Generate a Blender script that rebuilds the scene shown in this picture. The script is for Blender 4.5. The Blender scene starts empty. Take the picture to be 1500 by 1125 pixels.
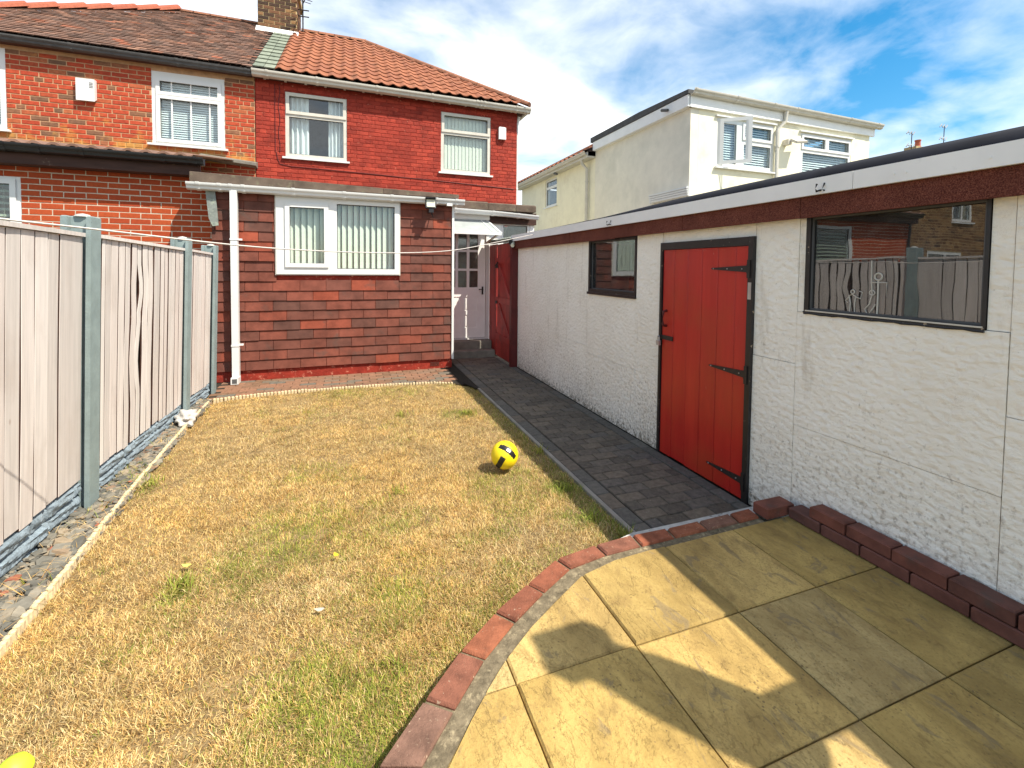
import bpy, bmesh, math, random
import numpy as np
from mathutils import Vector, Matrix

random.seed(7)
rng = np.random.default_rng(11)
sc = bpy.context.scene
col = sc.collection
R = math.radians

# ---------------------------------------------------------------- camera, sky, sun, exposure
H = 1.6
yaw, pitch, roll = R(19.93), R(2.227), R(0.577)
fw = Vector((math.sin(yaw) * math.cos(pitch), math.cos(yaw) * math.cos(pitch), -math.sin(pitch)))
rt = Vector((math.cos(yaw), -math.sin(yaw), 0))
up = rt.cross(fw)
rt, up = rt * math.cos(roll) + up * math.sin(roll), up * math.cos(roll) - rt * math.sin(roll)
cam_data = bpy.data.cameras.new('camera')
cam = bpy.data.objects.new('camera', cam_data)
col.objects.link(cam)
mw = Matrix.Identity(4)
for i in range(3):
    mw[i][0], mw[i][1], mw[i][2] = rt[i], up[i], -fw[i]
mw[0][3], mw[1][3], mw[2][3] = 0, 0, H
cam.matrix_world = mw
cam_data.sensor_width = 36
cam_data.lens = 36 * 662.43 / 1500
cam_data.shift_y = -(562.5 - 418.74) / 1500
cam_data.clip_start = 0.05
cam_data.clip_end = 3000
sc.camera = cam

SUN = Vector((-0.49, 0.55, -1.0)).normalized()          # the way the light travels
SUN_ELEV = math.asin(-SUN.z)
SUN_ROT = math.atan2(-SUN.x, -SUN.y)
sun_data = bpy.data.lights.new('sun', 'SUN')
sun_data.energy = 4.7
sun_data.angle = R(0.5)
sun_data.color = (1.0, 0.93, 0.80)
sun = bpy.data.objects.new('sun', sun_data)
col.objects.link(sun)
sun.rotation_mode = 'QUATERNION'
sun.rotation_quaternion = SUN.to_track_quat('-Z', 'Y')
sun.location = (8, -10, 20)

world = bpy.data.worlds.new('World')
sc.world = world
world.use_nodes = True
wn = world.node_tree.nodes
wl = world.node_tree.links
wn.clear()
w_out = wn.new('ShaderNodeOutputWorld')
bg = wn.new('ShaderNodeBackground')
sky = wn.new('ShaderNodeTexSky')
sky.sky_type = 'NISHITA'
sky.sun_disc = False
sky.sun_elevation = SUN_ELEV
sky.sun_rotation = SUN_ROT
sky.altitude = 30
sky.air_density = 1.0
sky.dust_density = 0.6
sky.ozone_density = 1.0
bg.inputs['Strength'].default_value = 0.098
SKYGAIN = 1.0
tc = wn.new('ShaderNodeTexCoord')
sep = wn.new('ShaderNodeSeparateXYZ')
wl.new(tc.outputs['Generated'], sep.inputs[0])


def wmath(op, a, b=None, c=None):
    n = wn.new('ShaderNodeMath')
    n.operation = op
    for i, v in enumerate((a, b, c)):
        if v is None:
            continue
        if isinstance(v, (int, float)):
            n.inputs[i].default_value = v
        else:
            wl.new(v, n.inputs[i])
    return n.outputs[0]


zz = wmath('ADD', wmath('MAXIMUM', sep.outputs[2], 0.0), 0.22)
cx = wmath('DIVIDE', sep.outputs[0], zz)
cy = wmath('DIVIDE', sep.outputs[1], zz)
comb = wn.new('ShaderNodeCombineXYZ')
wl.new(cx, comb.inputs[0])
wl.new(cy, comb.inputs[1])
comb.inputs[2].default_value = 3.7


def wnoise(scale, detail, rough, dist, off):
    mp = wn.new('ShaderNodeMapping')
    mp.inputs['Location'].default_value = off
    wl.new(comb.outputs[0], mp.inputs['Vector'])
    n = wn.new('ShaderNodeTexNoise')
    n.inputs['Scale'].default_value = scale
    n.inputs['Detail'].default_value = detail
    n.inputs['Roughness'].default_value = rough
    n.inputs['Distortion'].default_value = dist
    wl.new(mp.outputs[0], n.inputs['Vector'])
    return n.outputs['Fac']


big = wnoise(0.85, 3, 0.5, 0.2, (4.534, 19.246, 0.0))
fine = wnoise(2.6, 7, 0.52, 0.35, (2.527, 14.096, 0.0))
wisp = wnoise(6.0, 6, 0.6, 0.6, (1.704, 4.949, 0.0))
mixn = wmath('ADD', wmath('ADD', wmath('MULTIPLY', big, 0.62), wmath('MULTIPLY', fine, 0.30)), wmath('MULTIPLY', wisp, 0.08))
ramp = wn.new('ShaderNodeValToRGB')
ramp.color_ramp.elements[0].position = 0.405
ramp.color_ramp.elements[0].color = (0, 0, 0, 1)
ramp.color_ramp.elements[1].position = 0.575
ramp.color_ramp.elements[1].color = (1, 1, 1, 1)
wl.new(mixn, ramp.inputs[0])
hsv = wn.new('ShaderNodeHueSaturation')
hsv.inputs['Hue'].default_value = 0.488
hsv.inputs['Saturation'].default_value = 1.5
hsv.inputs['Value'].default_value = 1.15
wl.new(sky.outputs[0], hsv.inputs['Color'])
cmix = wn.new('ShaderNodeMix')
cmix.data_type = 'RGBA'
wl.new(wmath('MULTIPLY', ramp.outputs[0], 0.96), cmix.inputs[0])
wl.new(hsv.outputs[0], cmix.inputs[6])
cmix.inputs[7].default_value = (9.0, 9.1, 9.2, 1)
wl.new(cmix.outputs[2], bg.inputs['Color'])
wl.new(bg.outputs[0], w_out.inputs[0])

sc.view_settings.view_transform = 'Standard'
sc.view_settings.look = 'None'
sc.view_settings.gamma = 1
sc.view_settings.use_curve_mapping = False
sc.view_settings.exposure = 0.8


# ---------------------------------------------------------------- mesh helpers
class MB:
    def __init__(self):
        self.v, self.f = [], []

    def add(self, vs, fs):
        o = len(self.v)
        self.v += [tuple(p) for p in vs]
        self.f += [tuple(i + o for i in q) for q in fs]
        return self

    def box(self, x0, x1, y0, y1, z0, z1):
        x0, x1 = min(x0, x1), max(x0, x1)
        y0, y1 = min(y0, y1), max(y0, y1)
        z0, z1 = min(z0, z1), max(z0, z1)
        vs = [(x0, y0, z0), (x1, y0, z0), (x1, y1, z0), (x0, y1, z0), (x0, y0, z1), (x1, y0, z1), (x1, y1, z1), (x0, y1, z1)]
        return self.add(vs, [(0, 3, 2, 1), (4, 5, 6, 7), (0, 1, 5, 4), (1, 2, 6, 5), (2, 3, 7, 6), (3, 0, 4, 7)])

    def cbox(self, x0, x1, y0, y1, z0, z1, b=0.004):
        """box with chamfered vertical and top edges (bevel b)"""
        x0, x1 = min(x0, x1), max(x0, x1)
        y0, y1 = min(y0, y1), max(y0, y1)
        def ring(d, z):
            a0, a1, c0, c1 = x0 + d, x1 - d, y0 + d, y1 - d
            return [(a0, c0, z), (a1, c0, z), (a1, c1, z), (a0, c1, z)]
        vs = ring(0, z0) + ring(0, z1 - b) + ring(b, z1)
        fs = [(3, 2, 1, 0)]
        for k in (0, 4):
            for i in range(4):
                j = (i + 1) % 4
                fs.append((k + i, k + j, k + j + 4, k + i + 4))
        fs.append((8, 9, 10, 11))
        return self.add(vs, fs)

    def bar(self, a, b, wx, wz, upv=(0, 0, 1)):
        """square bar from a to b"""
        a, b = Vector(a), Vector(b)
        d = (b - a).normalized()
        s = d.cross(Vector(upv))
        if s.length < 1e-4:
            s = d.cross(Vector((1, 0, 0)))
        s.normalize()
        u = s.cross(d)
        vs = []
        for p in (a, b):
            for sx, sz in ((-1, -1), (1, -1), (1, 1), (-1, 1)):
                vs.append(p + s * (sx * wx / 2) + u * (sz * wz / 2))
        return self.add(vs, [(0, 1, 2, 3), (7, 6, 5, 4), (0, 4, 5, 1), (1, 5, 6, 2), (2, 6, 7, 3), (3, 7, 4, 0)])

    def tube(self, pts, r, n=8, caps=True):
        pts = [Vector(p) for p in pts]
        rs = r if isinstance(r, (list, tuple)) else [r] * len(pts)
        vs, fs = [], []
        d0 = (pts[1] - pts[0]).normalized()
        ref = Vector((0, 0, 1)) if abs(d0.z) < 0.9 else Vector((1, 0, 0))
        for i, p in enumerate(pts):
            d = (pts[min(i + 1, len(pts) - 1)] - pts[max(i - 1, 0)]).normalized()
            s = d.cross(ref).normalized()
            u = s.cross(d)
            for k in range(n):
                t = 2 * math.pi * k / n
                vs.append(p + (s * math.cos(t) + u * math.sin(t)) * rs[i])
        for i in range(len(pts) - 1):
            for k in range(n):
                a, b = i * n + k, i * n + (k + 1) % n
                fs.append((a, b, b + n, a + n))
        if caps:
            fs.append(tuple(range(n - 1, -1, -1)))
            fs.append(tuple(range((len(pts) - 1) * n, len(pts) * n)))
        return self.add(vs, fs)

    def prism(self, poly, t0, t1, axis='x'):
        """extrude a 2D polygon along an axis; poly holds the other two coordinates in order"""
        n = len(poly)
        def mp(p, t):
            return {'x': (t, p[0], p[1]), 'y': (p[0], t, p[1]), 'z': (p[0], p[1], t)}[axis]
        vs = [mp(p, t0) for p in poly] + [mp(p, t1) for p in poly]
        fs = [tuple(range(n - 1, -1, -1)), tuple(range(n, 2 * n))]
        for i in range(n):
            j = (i + 1) % n
            fs.append((i, j, j + n, i + n))
        return self.add(vs, fs)

    def lathe(self, prof, c=(0, 0, 0), n=16):
        vs, fs = [], []
        for r, z in prof:
            for k in range(n):
                t = 2 * math.pi * k / n
                vs.append((c[0] + r * math.cos(t), c[1] + r * math.sin(t), c[2] + z))
        for i in range(len(prof) - 1):
            for k in range(n):
                a, b = i * n + k, i * n + (k + 1) % n
                fs.append((a, b, b + n, a + n))
        fs.append(tuple(range(n - 1, -1, -1)))
        fs.append(tuple(range((len(prof) - 1) * n, len(prof) * n)))
        return self.add(vs, fs)

    def mesh(self, name, smooth=None, off=(0, 0, 0), fix=True):
        me = bpy.data.meshes.new(name)
        ox, oy, oz = off
        me.from_pydata([(x - ox, y - oy, z - oz) for x, y, z in self.v], [], self.f)
        if fix and len(self.f) < 60000:
            bm = bmesh.new()
            bm.from_mesh(me)
            bmesh.ops.recalc_face_normals(bm, faces=bm.faces)
            bm.to_mesh(me)
            bm.free()
        if smooth is not None:
            me.polygons.foreach_set('use_smooth', [True] * len(me.polygons))
            me.set_sharp_from_angle(angle=R(smooth))
        me.update()
        return me


W = {}


def wpos(o):
    return W.get(o.name, Vector((0, 0, 0)))


def link(o, loc, parent=None):
    col.objects.link(o)
    loc = Vector(loc)
    W[o.name] = loc
    if parent is not None:
        o.parent = parent
        o.location = loc - wpos(parent)
    else:
        o.location = loc
    return o


def tag(o, label=None, cat=None, group=None, kind=None):
    if label:
        o['label'] = label
    if cat:
        o['category'] = cat
    if group:
        o['group'] = group
    if kind:
        o['kind'] = kind
    return o


def thing(name, loc, label, cat, group=None):
    o = bpy.data.objects.new(name, None)
    o.empty_display_size = 0.2
    link(o, loc)
    return tag(o, label, cat, group)


def obj(name, mb, m, parent=None, loc=None, smooth=None, kind=None, label=None):
    """mesh given in world coordinates; the origin goes to loc (or the parent's)"""
    if loc is None:
        loc = wpos(parent) if parent is not None else (0, 0, 0)
    me = mb.mesh(name, smooth, loc)
    if m is not None:
        me.materials.append(m)
    o = bpy.data.objects.new(name, me)
    link(o, loc, parent)
    tag(o, label, None, None, kind)
    return o


def piece(name, me, parent, loc, rot=None, scale=None, m=None):
    """one copy of a shared mesh"""
    o = bpy.data.objects.new(name, me)
    link(o, loc, parent)
    if rot is not None:
        o.rotation_euler = rot
    if scale is not None:
        o.scale = scale
    if m is not None and not me.materials:
        me.materials.append(m)
    return o


# ---------------------------------------------------------------- materials
def lin(r, g, b):
    f = lambda c: (c / 255 / 12.92) if c / 255 <= 0.04045 else ((c / 255 + 0.055) / 1.055) ** 2.4
    return (f(r), f(g), f(b))


class NT:
    def __init__(self, name):
        self.m = bpy.data.materials.new(name)
        self.m.use_nodes = True
        self.n = self.m.node_tree.nodes
        self.l = self.m.node_tree.links
        self.n.clear()
        self.out = self.n.new('ShaderNodeOutputMaterial')

    def node(self, t, **kw):
        nd = self.n.new(t)
        for k, v in kw.items():
            setattr(nd, k, v)
        return nd

    def put(self, sock, v):
        if hasattr(v, 'is_linked') or hasattr(v, 'links'):
            self.l.new(v, sock)
        elif isinstance(v, (tuple, list)) and len(v) == 3 and sock.type == 'RGBA':
            sock.default_value = (*v, 1)
        else:
            sock.default_value = v

    def math(self, op, a, b=0.0, clamp=False):
        nd = self.node('ShaderNodeMath', operation=op, use_clamp=clamp)
        self.put(nd.inputs[0], a)
        self.put(nd.inputs[1], b)
        return nd.outputs[0]

    def mix(self, f, a, b, blend='MIX'):
        nd = self.node('ShaderNodeMix', data_type='RGBA', blend_type=blend)
        self.put(nd.inputs[0], f)
        self.put(nd.inputs[6], a)
        self.put(nd.inputs[7], b)
        return nd.outputs[2]

    def pos(self, stretch=(1, 1, 1), rot=(0, 0, 0)):
        g = self.node('ShaderNodeNewGeometry')
        mp = self.node('ShaderNodeMapping')
        mp.inputs['Scale'].default_value = stretch
        mp.inputs['Rotation'].default_value = rot
        self.l.new(g.outputs['Position'], mp.inputs['Vector'])
        return mp.outputs[0]

    def noise(self, scale, detail=4, rough=0.55, dist=0.0, stretch=(1, 1, 1), rot=(0, 0, 0), vec=None):
        nd = self.node('ShaderNodeTexNoise')
        nd.inputs['Scale'].default_value = scale
        nd.inputs['Detail'].default_value = detail
        nd.inputs['Roughness'].default_value = rough
        nd.inputs['Distortion'].default_value = dist
        self.l.new(vec if vec is not None else self.pos(stretch, rot), nd.inputs['Vector'])
        return nd.outputs['Fac']

    def voro(self, scale, feature='F1', stretch=(1, 1, 1), smooth=None):
        nd = self.node('ShaderNodeTexVoronoi', feature=feature)
        nd.inputs['Scale'].default_value = scale
        if smooth is not None:
            nd.inputs['Smoothness'].default_value = smooth
        self.l.new(self.pos(stretch), nd.inputs['Vector'])
        return nd.outputs['Distance']

    def ramp(self, fac, stops, interp='LINEAR'):
        nd = self.node('ShaderNodeValToRGB')
        cr = nd.color_ramp
        cr.interpolation = interp
        while len(cr.elements) < len(stops):
            cr.elements.new(0.5)
        for e, (p, c) in zip(cr.elements, stops):
            e.position = p
            e.color = (*c, 1) if len(c) == 3 else c
        self.put(nd.inputs[0], fac)
        return nd.outputs[0]

    def rand(self):
        """a random value per object and per loose piece"""
        oi = self.node('ShaderNodeObjectInfo')
        g = self.node('ShaderNodeNewGeometry')
        s = self.math('ADD', oi.outputs['Random'], g.outputs['Random Per Island'])
        return self.math('FRACT', s)

    def principled(self, color, rough=0.7, spec=0.4, normal=None, metallic=0.0):
        b = self.node('ShaderNodeBsdfPrincipled')
        self.put(b.inputs['Base Color'], color)
        self.put(b.inputs['Roughness'], rough)
        b.inputs['Specular IOR Level'].default_value = spec
        b.inputs['Metallic'].default_value = metallic
        if normal is not None:
            self.l.new(normal, b.inputs['Normal'])
        self.l.new(b.outputs[0], self.out.inputs[0])
        return b

    def bump(self, h, strength=0.5, dist=0.01, normal=None):
        nd = self.node('ShaderNodeBump')
        nd.inputs['Strength'].default_value = strength
        nd.inputs['Distance'].default_value = dist
        self.put(nd.inputs['Height'], h)
        if normal is not None:
            self.l.new(normal, nd.inputs['Normal'])
        return nd.outputs[0]


def simple(name, c, rough=0.6, spec=0.4, var=0.12, nscale=8, bump=0.0, bscale=60, bdist=0.003, metallic=0.0, dirt=None, stretch=(1, 1, 1), rnd=0.0):
    t = NT(name)
    n = t.noise(nscale, 5, 0.6, stretch=stretch)
    lo = tuple(x * (1 - var) for x in c)
    hi = tuple(min(1, x * (1 + var)) for x in c)
    cc = t.ramp(n, [(0.3, lo), (0.7, hi)])
    if rnd:
        rv = t.rand()
        f = t.ramp(rv, [(0.0, (1 - rnd,) * 3), (1.0, (1 + rnd,) * 3)])
        cc = t.mix(1.0, cc, f, 'MULTIPLY')
    if dirt:
        dc, ds, p0, p1 = dirt
        dn = t.noise(ds, 8, 0.65)
        df = t.ramp(dn, [(p0, (0, 0, 0)), (p1, (1, 1, 1))])
        cc = t.mix(df, cc, dc)
    nrm = t.bump(t.noise(bscale, 6, 0.6, stretch=stretch), bump, bdist) if bump else None
    t.principled(cc, rough, spec, nrm, metallic)
    return t.m


def pieces_mat(name, stops, rough=0.85, spec=0.25, mott=0.35, nscale=25, bump=0.5, bscale=90, bdist=0.004, dirt=None, stain=None):
    """colour picked per piece, mottled by noise"""
    t = NT(name)
    c = t.ramp(t.rand(), stops)
    n = t.noise(nscale, 6, 0.6)
    f = t.ramp(n, [(0.25, (1 - mott,) * 3), (0.75, (1 + mott * 0.6,) * 3)])
    c = t.mix(1.0, c, f, 'MULTIPLY')
    if dirt:
        dc, ds, p0, p1 = dirt
        df = t.ramp(t.noise(ds, 8, 0.65), [(p0, (0, 0, 0)), (p1, (1, 1, 1))])
        c = t.mix(df, c, dc)
    if stain:
        sc_, ztop, zspan = stain
        gm = t.node('ShaderNodeNewGeometry')
        sx_ = t.node('ShaderNodeSeparateXYZ')
        t.l.new(gm.outputs['Position'], sx_.inputs[0])
        hz_ = t.math('MULTIPLY', t.math('SUBTRACT', ztop, sx_.outputs[2]), 0.30 / zspan, True)
        hz_ = t.math('MULTIPLY', hz_, t.math('GREATER_THAN', sx_.outputs[2], 3.44))
        sf = t.ramp(t.math('ADD', t.noise(3.4, 8, 0.7), hz_), [(0.60, (0, 0, 0)), (0.80, (0.85,) * 3)])
        c = t.mix(sf, c, sc_)
    nrm = t.bump(t.noise(bscale, 6, 0.65), bump, bdist)
    t.principled(c, rough, spec, nrm)
    return t.m


M = {}
M['paintbrick'] = pieces_mat('red_painted_brick', [(0, (0.26, 0.030, 0.017)), (0.5, (0.33, 0.038, 0.021)), (1, (0.39, 0.050, 0.027))], rough=0.75, mott=0.36, nscale=6, bump=1.0, bscale=34, bdist=0.009, dirt=((0.50, 0.18, 0.12), 30, 0.68, 0.78))
M['paintmortar'] = simple('red_painted_mortar', (0.24, 0.027, 0.016), 0.8, 0.2, 0.3, 10, 0.8, 40, 0.008, dirt=((0.54, 0.21, 0.14), 22, 0.58, 0.70))
M['nbrick'] = pieces_mat('neighbour_old_brick', [(0, (0.40, 0.058, 0.026)), (0.35, (0.43, 0.070, 0.030)), (0.7, (0.37, 0.052, 0.024)), (0.8, (0.42, 0.12, 0.05)), (0.88, (0.24, 0.11, 0.06)), (1, (0.17, 0.09, 0.055))], mott=0.34, nscale=20, stain=((0.52, 0.25, 0.06), 3.95, 0.5))
M['nmortar'] = pieces_mat('pale_lime_mortar', [(0, (0.50, 0.30, 0.17)), (1, (0.52, 0.32, 0.18))], 0.9, 0.2, 0.25, 14, 0.5, 80, 0.003, stain=((0.55, 0.33, 0.10), 3.95, 0.5))
M['newbrick'] = pieces_mat('orange_red_brick', [(0, (0.37, 0.060, 0.017)), (0.5, (0.41, 0.072, 0.021)), (1, (0.34, 0.052, 0.017))], mott=0.18, nscale=30, bump=0.3)
M['newmortar'] = simple('light_grey_mortar', (0.55, 0.47, 0.36), 0.9, 0.2, 0.12, 20, 0.4, 90, 0.003)
M['brownbrick'] = pieces_mat('brown_old_brick', [(0, (0.15, 0.075, 0.035)), (0.5, (0.24, 0.13, 0.06)), (0.8, (0.34, 0.20, 0.09)), (1, (0.10, 0.055, 0.03))], mott=0.35)
M['brownmortar'] = simple('buff_mortar', (0.42, 0.32, 0.17), 0.9, 0.2, 0.2, 14, 0.5, 80, 0.003)
M['walltile'] = pieces_mat('wall_tile', [(0, (0.115, 0.052, 0.040)), (0.3, (0.165, 0.056, 0.039)), (0.55, (0.195, 0.059, 0.039)), (0.75, (0.148, 0.054, 0.039)), (0.9, (0.225, 0.060, 0.037)), (1, (0.28, 0.064, 0.035))], rough=0.92, mott=0.42, nscale=6, bump=0.5, bscale=260, bdist=0.003, dirt=((0.085, 0.056, 0.046), 4.0, 0.56, 0.76))
M['pantile'] = pieces_mat('orange_pantile', [(0, (0.265, 0.098, 0.050)), (0.5, (0.305, 0.114, 0.058)), (1, (0.245, 0.090, 0.050))], rough=0.85, mott=0.3, nscale=11, bump=0.3, bscale=120, dirt=((0.16, 0.09, 0.06), 3, 0.55, 0.8))
M['greentile'] = pieces_mat('green_grey_tile', [(0, (0.17, 0.195, 0.15)), (1, (0.235, 0.26, 0.20))], mott=0.35, nscale=12)
M['plaintile'] = pieces_mat('brown_plain_tile', [(0, (0.135, 0.086, 0.066)), (0.45, (0.19, 0.112, 0.084)), (0.8, (0.235, 0.130, 0.092)), (0.94, (0.30, 0.165, 0.11)), (1, (0.36, 0.125, 0.07))], mott=0.3, nscale=3)
M['ridge_red'] = pieces_mat('terracotta_ridge', [(0, (0.30, 0.085, 0.05)), (1, (0.35, 0.105, 0.06))], mott=0.3)
M['ridge_brown'] = pieces_mat('weathered_ridge', [(0, (0.22, 0.10, 0.06)), (1, (0.30, 0.13, 0.075))], mott=0.4)
M['underlay'] = simple('roof_underlay', (0.05, 0.035, 0.03), 0.9)
M['chimbrick'] = pieces_mat('chimney_brick', [(0, (0.05, 0.030, 0.022)), (0.5, (0.115, 0.058, 0.034)), (0.9, (0.17, 0.08, 0.04)), (1, (0.34, 0.20, 0.08))], mott=0.4)
M['upvc'] = simple('white_plastic', (0.68, 0.68, 0.66), 0.35, 0.5, 0.03, 4)
M['upvc_old'] = simple('weathered_white_plastic', (0.56, 0.53, 0.46), 0.45, 0.45, 0.08, 6, dirt=((0.27, 0.245, 0.20), 7, 0.60, 0.82))
M['gasket'] = simple('grey_gasket', (0.09, 0.09, 0.09), 0.6)
M['black'] = simple('black_plastic', (0.012, 0.012, 0.014), 0.4, 0.5, 0.2)
M['blackpaint'] = simple('chipped_black_paint', (0.016, 0.014, 0.014), 0.45, 0.5, 0.3, 12, 0.5, 50, 0.003, dirt=((0.42, 0.34, 0.24), 24, 0.655, 0.69))
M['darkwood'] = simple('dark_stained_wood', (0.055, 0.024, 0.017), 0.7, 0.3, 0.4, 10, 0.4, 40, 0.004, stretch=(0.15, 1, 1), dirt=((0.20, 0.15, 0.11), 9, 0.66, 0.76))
M['maroon'] = simple('maroon_paint', (0.09, 0.009, 0.009), 0.5, 0.4, 0.25, 10, 0.4, 40, 0.003)
M['gatered'] = simple('gate_red_paint', (0.31, 0.034, 0.027), 0.5, 0.4, 0.3, 9, 0.4, 60, 0.003, stretch=(1, 1, 0.12), rnd=0.2, dirt=((0.12, 0.018, 0.014), 6, 0.54, 0.72))
M['soffit'] = simple('dark_soffit', (0.07, 0.03, 0.02), 0.8)
M['feltroof'] = simple('mineral_felt', (0.115, 0.085, 0.065), 0.95, 0.2, 0.35, 5, 0.7, 300, 0.004, dirt=((0.17, 0.155, 0.10), 11, 0.56, 0.70))
M['conc'] = simple('concrete', (0.26, 0.235, 0.20), 0.9, 0.2, 0.2, 7, 0.4, 90, 0.004)
M['stepconc'] = simple('dark_concrete_step', (0.20, 0.18, 0.15), 0.9, 0.2, 0.25, 7, 0.4, 90, 0.004)
M['palestrip'] = simple('pale_concrete', (0.44, 0.43, 0.40), 0.9, 0.2, 0.25, 16, 0.6, 70, 0.005, dirt=((0.14, 0.13, 0.12), 28, 0.58, 0.68))
M['mortarband'] = simple('dark_cement_band', (0.155, 0.125, 0.08), 0.95, 0.15, 0.4, 30, 0.9, 90, 0.007, dirt=((0.33, 0.27, 0.17), 34, 0.54, 0.68))
M['post'] = simple('grey_green_painted_concrete', (0.21, 0.265, 0.265), 0.75, 0.3, 0.14, 9, 0.5, 70, 0.004, dirt=((0.50, 0.52, 0.50), 30, 0.72, 0.76))
M['rockface'] = simple('blue_grey_painted_concrete', (0.20, 0.25, 0.29), 0.6, 0.4, 0.3, 14, 0.9, 34, 0.014, dirt=((0.36, 0.41, 0.44), 20, 0.62, 0.72))
M['steel'] = simple('galvanised_steel', (0.45, 0.45, 0.45), 0.4, 0.5, 0.1, metallic=0.7)
M['iron'] = simple('black_iron', (0.018, 0.014, 0.013), 0.5, 0.5, 0.3, 40, 0.3, 80, 0.002, dirt=((0.16, 0.05, 0.03), 40, 0.66, 0.74))
M['cream'] = simple('cream_render', (0.81, 0.77, 0.60), 0.95, 0.15, 0.06, 3, 0.35, 140, 0.004, dirt=((0.64, 0.58, 0.43), 1.8, 0.54, 0.78))
M['greycream'] = simple('greyish_render', (0.75, 0.71, 0.60), 0.95, 0.15, 0.07, 3, 0.35, 140, 0.004, dirt=((0.62, 0.60, 0.50), 1.6, 0.50, 0.8))
M['whitepaint'] = simple('white_paint', (0.84, 0.83, 0.80), 0.5, 0.4, 0.05, 4, 0.15, 30, 0.003)
M['fascia'] = simple('white_fascia_board', (0.82, 0.82, 0.80), 0.45, 0.4, 0.05, 3, 0.1, 30, 0.003, dirt=((0.52, 0.52, 0.50), 5, 0.66, 0.8))
M['roofblack'] = simple('black_rubber_edge', (0.014, 0.015, 0.021), 0.85, 0.12, 0.3, 5)
M['roofgrey'] = simple('dark_grey_roof', (0.09, 0.09, 0.09), 0.9, 0.2, 0.2)
M['blind'] = simple('cream_blind_fabric', (0.70, 0.69, 0.58), 0.9, 0.15, 0.04)
M['venetian'] = simple('white_blind_slat', (0.70, 0.73, 0.73), 0.6, 0.3, 0.04)
M['shutter'] = simple('sage_shutter', (0.30, 0.32, 0.23), 0.6, 0.3, 0.06)
M['curtain'] = simple('white_curtain_cloth', (0.78, 0.79, 0.78), 0.95, 0.1, 0.05)
M['dark'] = simple('dark_interior', (0.05, 0.048, 0.045), 0.9)
M['wallint'] = simple('grey_interior', (0.22, 0.24, 0.26), 0.9)
M['wire'] = simple('pale_line_cord', (0.52, 0.48, 0.44), 0.6)
M['whitewire'] = simple('white_wire', (0.50, 0.48, 0.43), 0.6)
M['rag'] = simple('white_plastic_bag', (0.46, 0.44, 0.41), 0.5, 0.4, 0.3, 20, 0.6, 30, .02)
M['ballyellow'] = simple('yellow_ball_panel', (0.80, 0.60, 0.008), 0.35, 0.5, 0.04, 30)
M['ballblack'] = simple('black_ball_panel', (0.012, 0.012, 0.012), 0.35, 0.5, 0.2, 30)
M['ballwhite'] = simple('white_ball_print', (0.8, 0.8, 0.78), 0.4)
M['lime'] = simple('lime_yellow_plastic', (0.54, 0.70, 0.04), 0.5, 0.4, 0.05)
M['leaf'] = simple('yellow_leaf', (0.75, 0.52, 0.03), 0.7, 0.3, 0.15, 60)
M['leafgreen'] = simple('pale_green_leaf', (0.60, 0.58, 0.12), 0.7, 0.3, 0.15, 60)
M['feather'] = simple('pale_feather', (0.42, 0.38, 0.31), 0.8, 0.2, 0.2, 90)
M['canopy'] = simple('frosted_canopy_sheet', (0.36, 0.39, 0.38), 0.2, 0.5, 0.1)
M['lead'] = simple('lead_flashing', (0.20, 0.22, 0.20), 0.6, 0.4, 0.2, 18, dirt=((0.34, 0.38, 0.30), 16, 0.5, 0.66))
M['lampglass'] = simple('floodlight_lens', (0.60, 0.58, 0.44), 0.25, 0.5, 0.04)
M['edging'] = simple('pale_rope_edging', (0.56, 0.45, 0.28), 0.9, 0.2, 0.22, 30, 0.5, 80, 0.004)
M['pot'] = simple('terracotta_pot', (0.42, 0.11, 0.06), 0.8)


def glass(name, f0, tint=(1, 1, 1), rough=0.0, dirt=0.0):
    """thin pane: lets light through, reflects by angle (Schlick) from either side"""
    t = NT(name)
    nrm = t.bump(t.noise(2.2, 2, 0.5), 0.05, 0.02)
    g = t.node('ShaderNodeNewGeometry')
    dt = t.node('ShaderNodeVectorMath', operation='DOT_PRODUCT')
    t.l.new(g.outputs['Incoming'], dt.inputs[0])
    t.l.new(g.outputs['Normal'], dt.inputs[1])
    c = t.math('SUBTRACT', 1.0, t.math('ABSOLUTE', dt.outputs['Value']), True)
    fac = t.math('ADD', t.math('MULTIPLY', t.math('POWER', c, 5.0), 1 - f0), f0)
    tr = t.node('ShaderNodeBsdfTransparent')
    tr.inputs['Color'].default_value = (*tint, 1)
    gl = t.node('ShaderNodeBsdfGlossy')
    gl.inputs['Roughness'].default_value = rough
    gl.inputs['Color'].default_value = (0.95, 0.97, 1, 1)
    t.l.new(nrm, gl.inputs['Normal'])
    mx = t.node('ShaderNodeMixShader')
    t.l.new(fac, mx.inputs[0])
    t.l.new(tr.outputs[0], mx.inputs[1])
    t.l.new(gl.outputs[0], mx.inputs[2])
    last = mx.outputs[0]
    if dirt:
        df = t.node('ShaderNodeBsdfDiffuse')
        df.inputs['Color'].default_value = (0.5, 0.5, 0.48, 1)
        m2 = t.node('ShaderNodeMixShader')
        f = t.ramp(t.noise(9, 8, 0.7), [(0.45, (0.02, 0.02, 0.02)), (0.8, (dirt, dirt, dirt))])
        t.l.new(f, m2.inputs[0])
        t.l.new(last, m2.inputs[1])
        t.l.new(df.outputs[0], m2.inputs[2])
        last = m2.outputs[0]
    t.l.new(last, t.out.inputs[0])
    return t.m


M['glass'] = glass('window_glass', 0.05, (0.93, 0.97, 0.97))
M['garageglass'] = glass('dusty_garage_glass', 0.12, (0.6, 0.6, 0.6), 0.0, 0.08)
M['doorglass'] = glass('patterned_door_glass', 0.08, (0.75, 0.76, 0.66), 0.12, 0.25)

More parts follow.
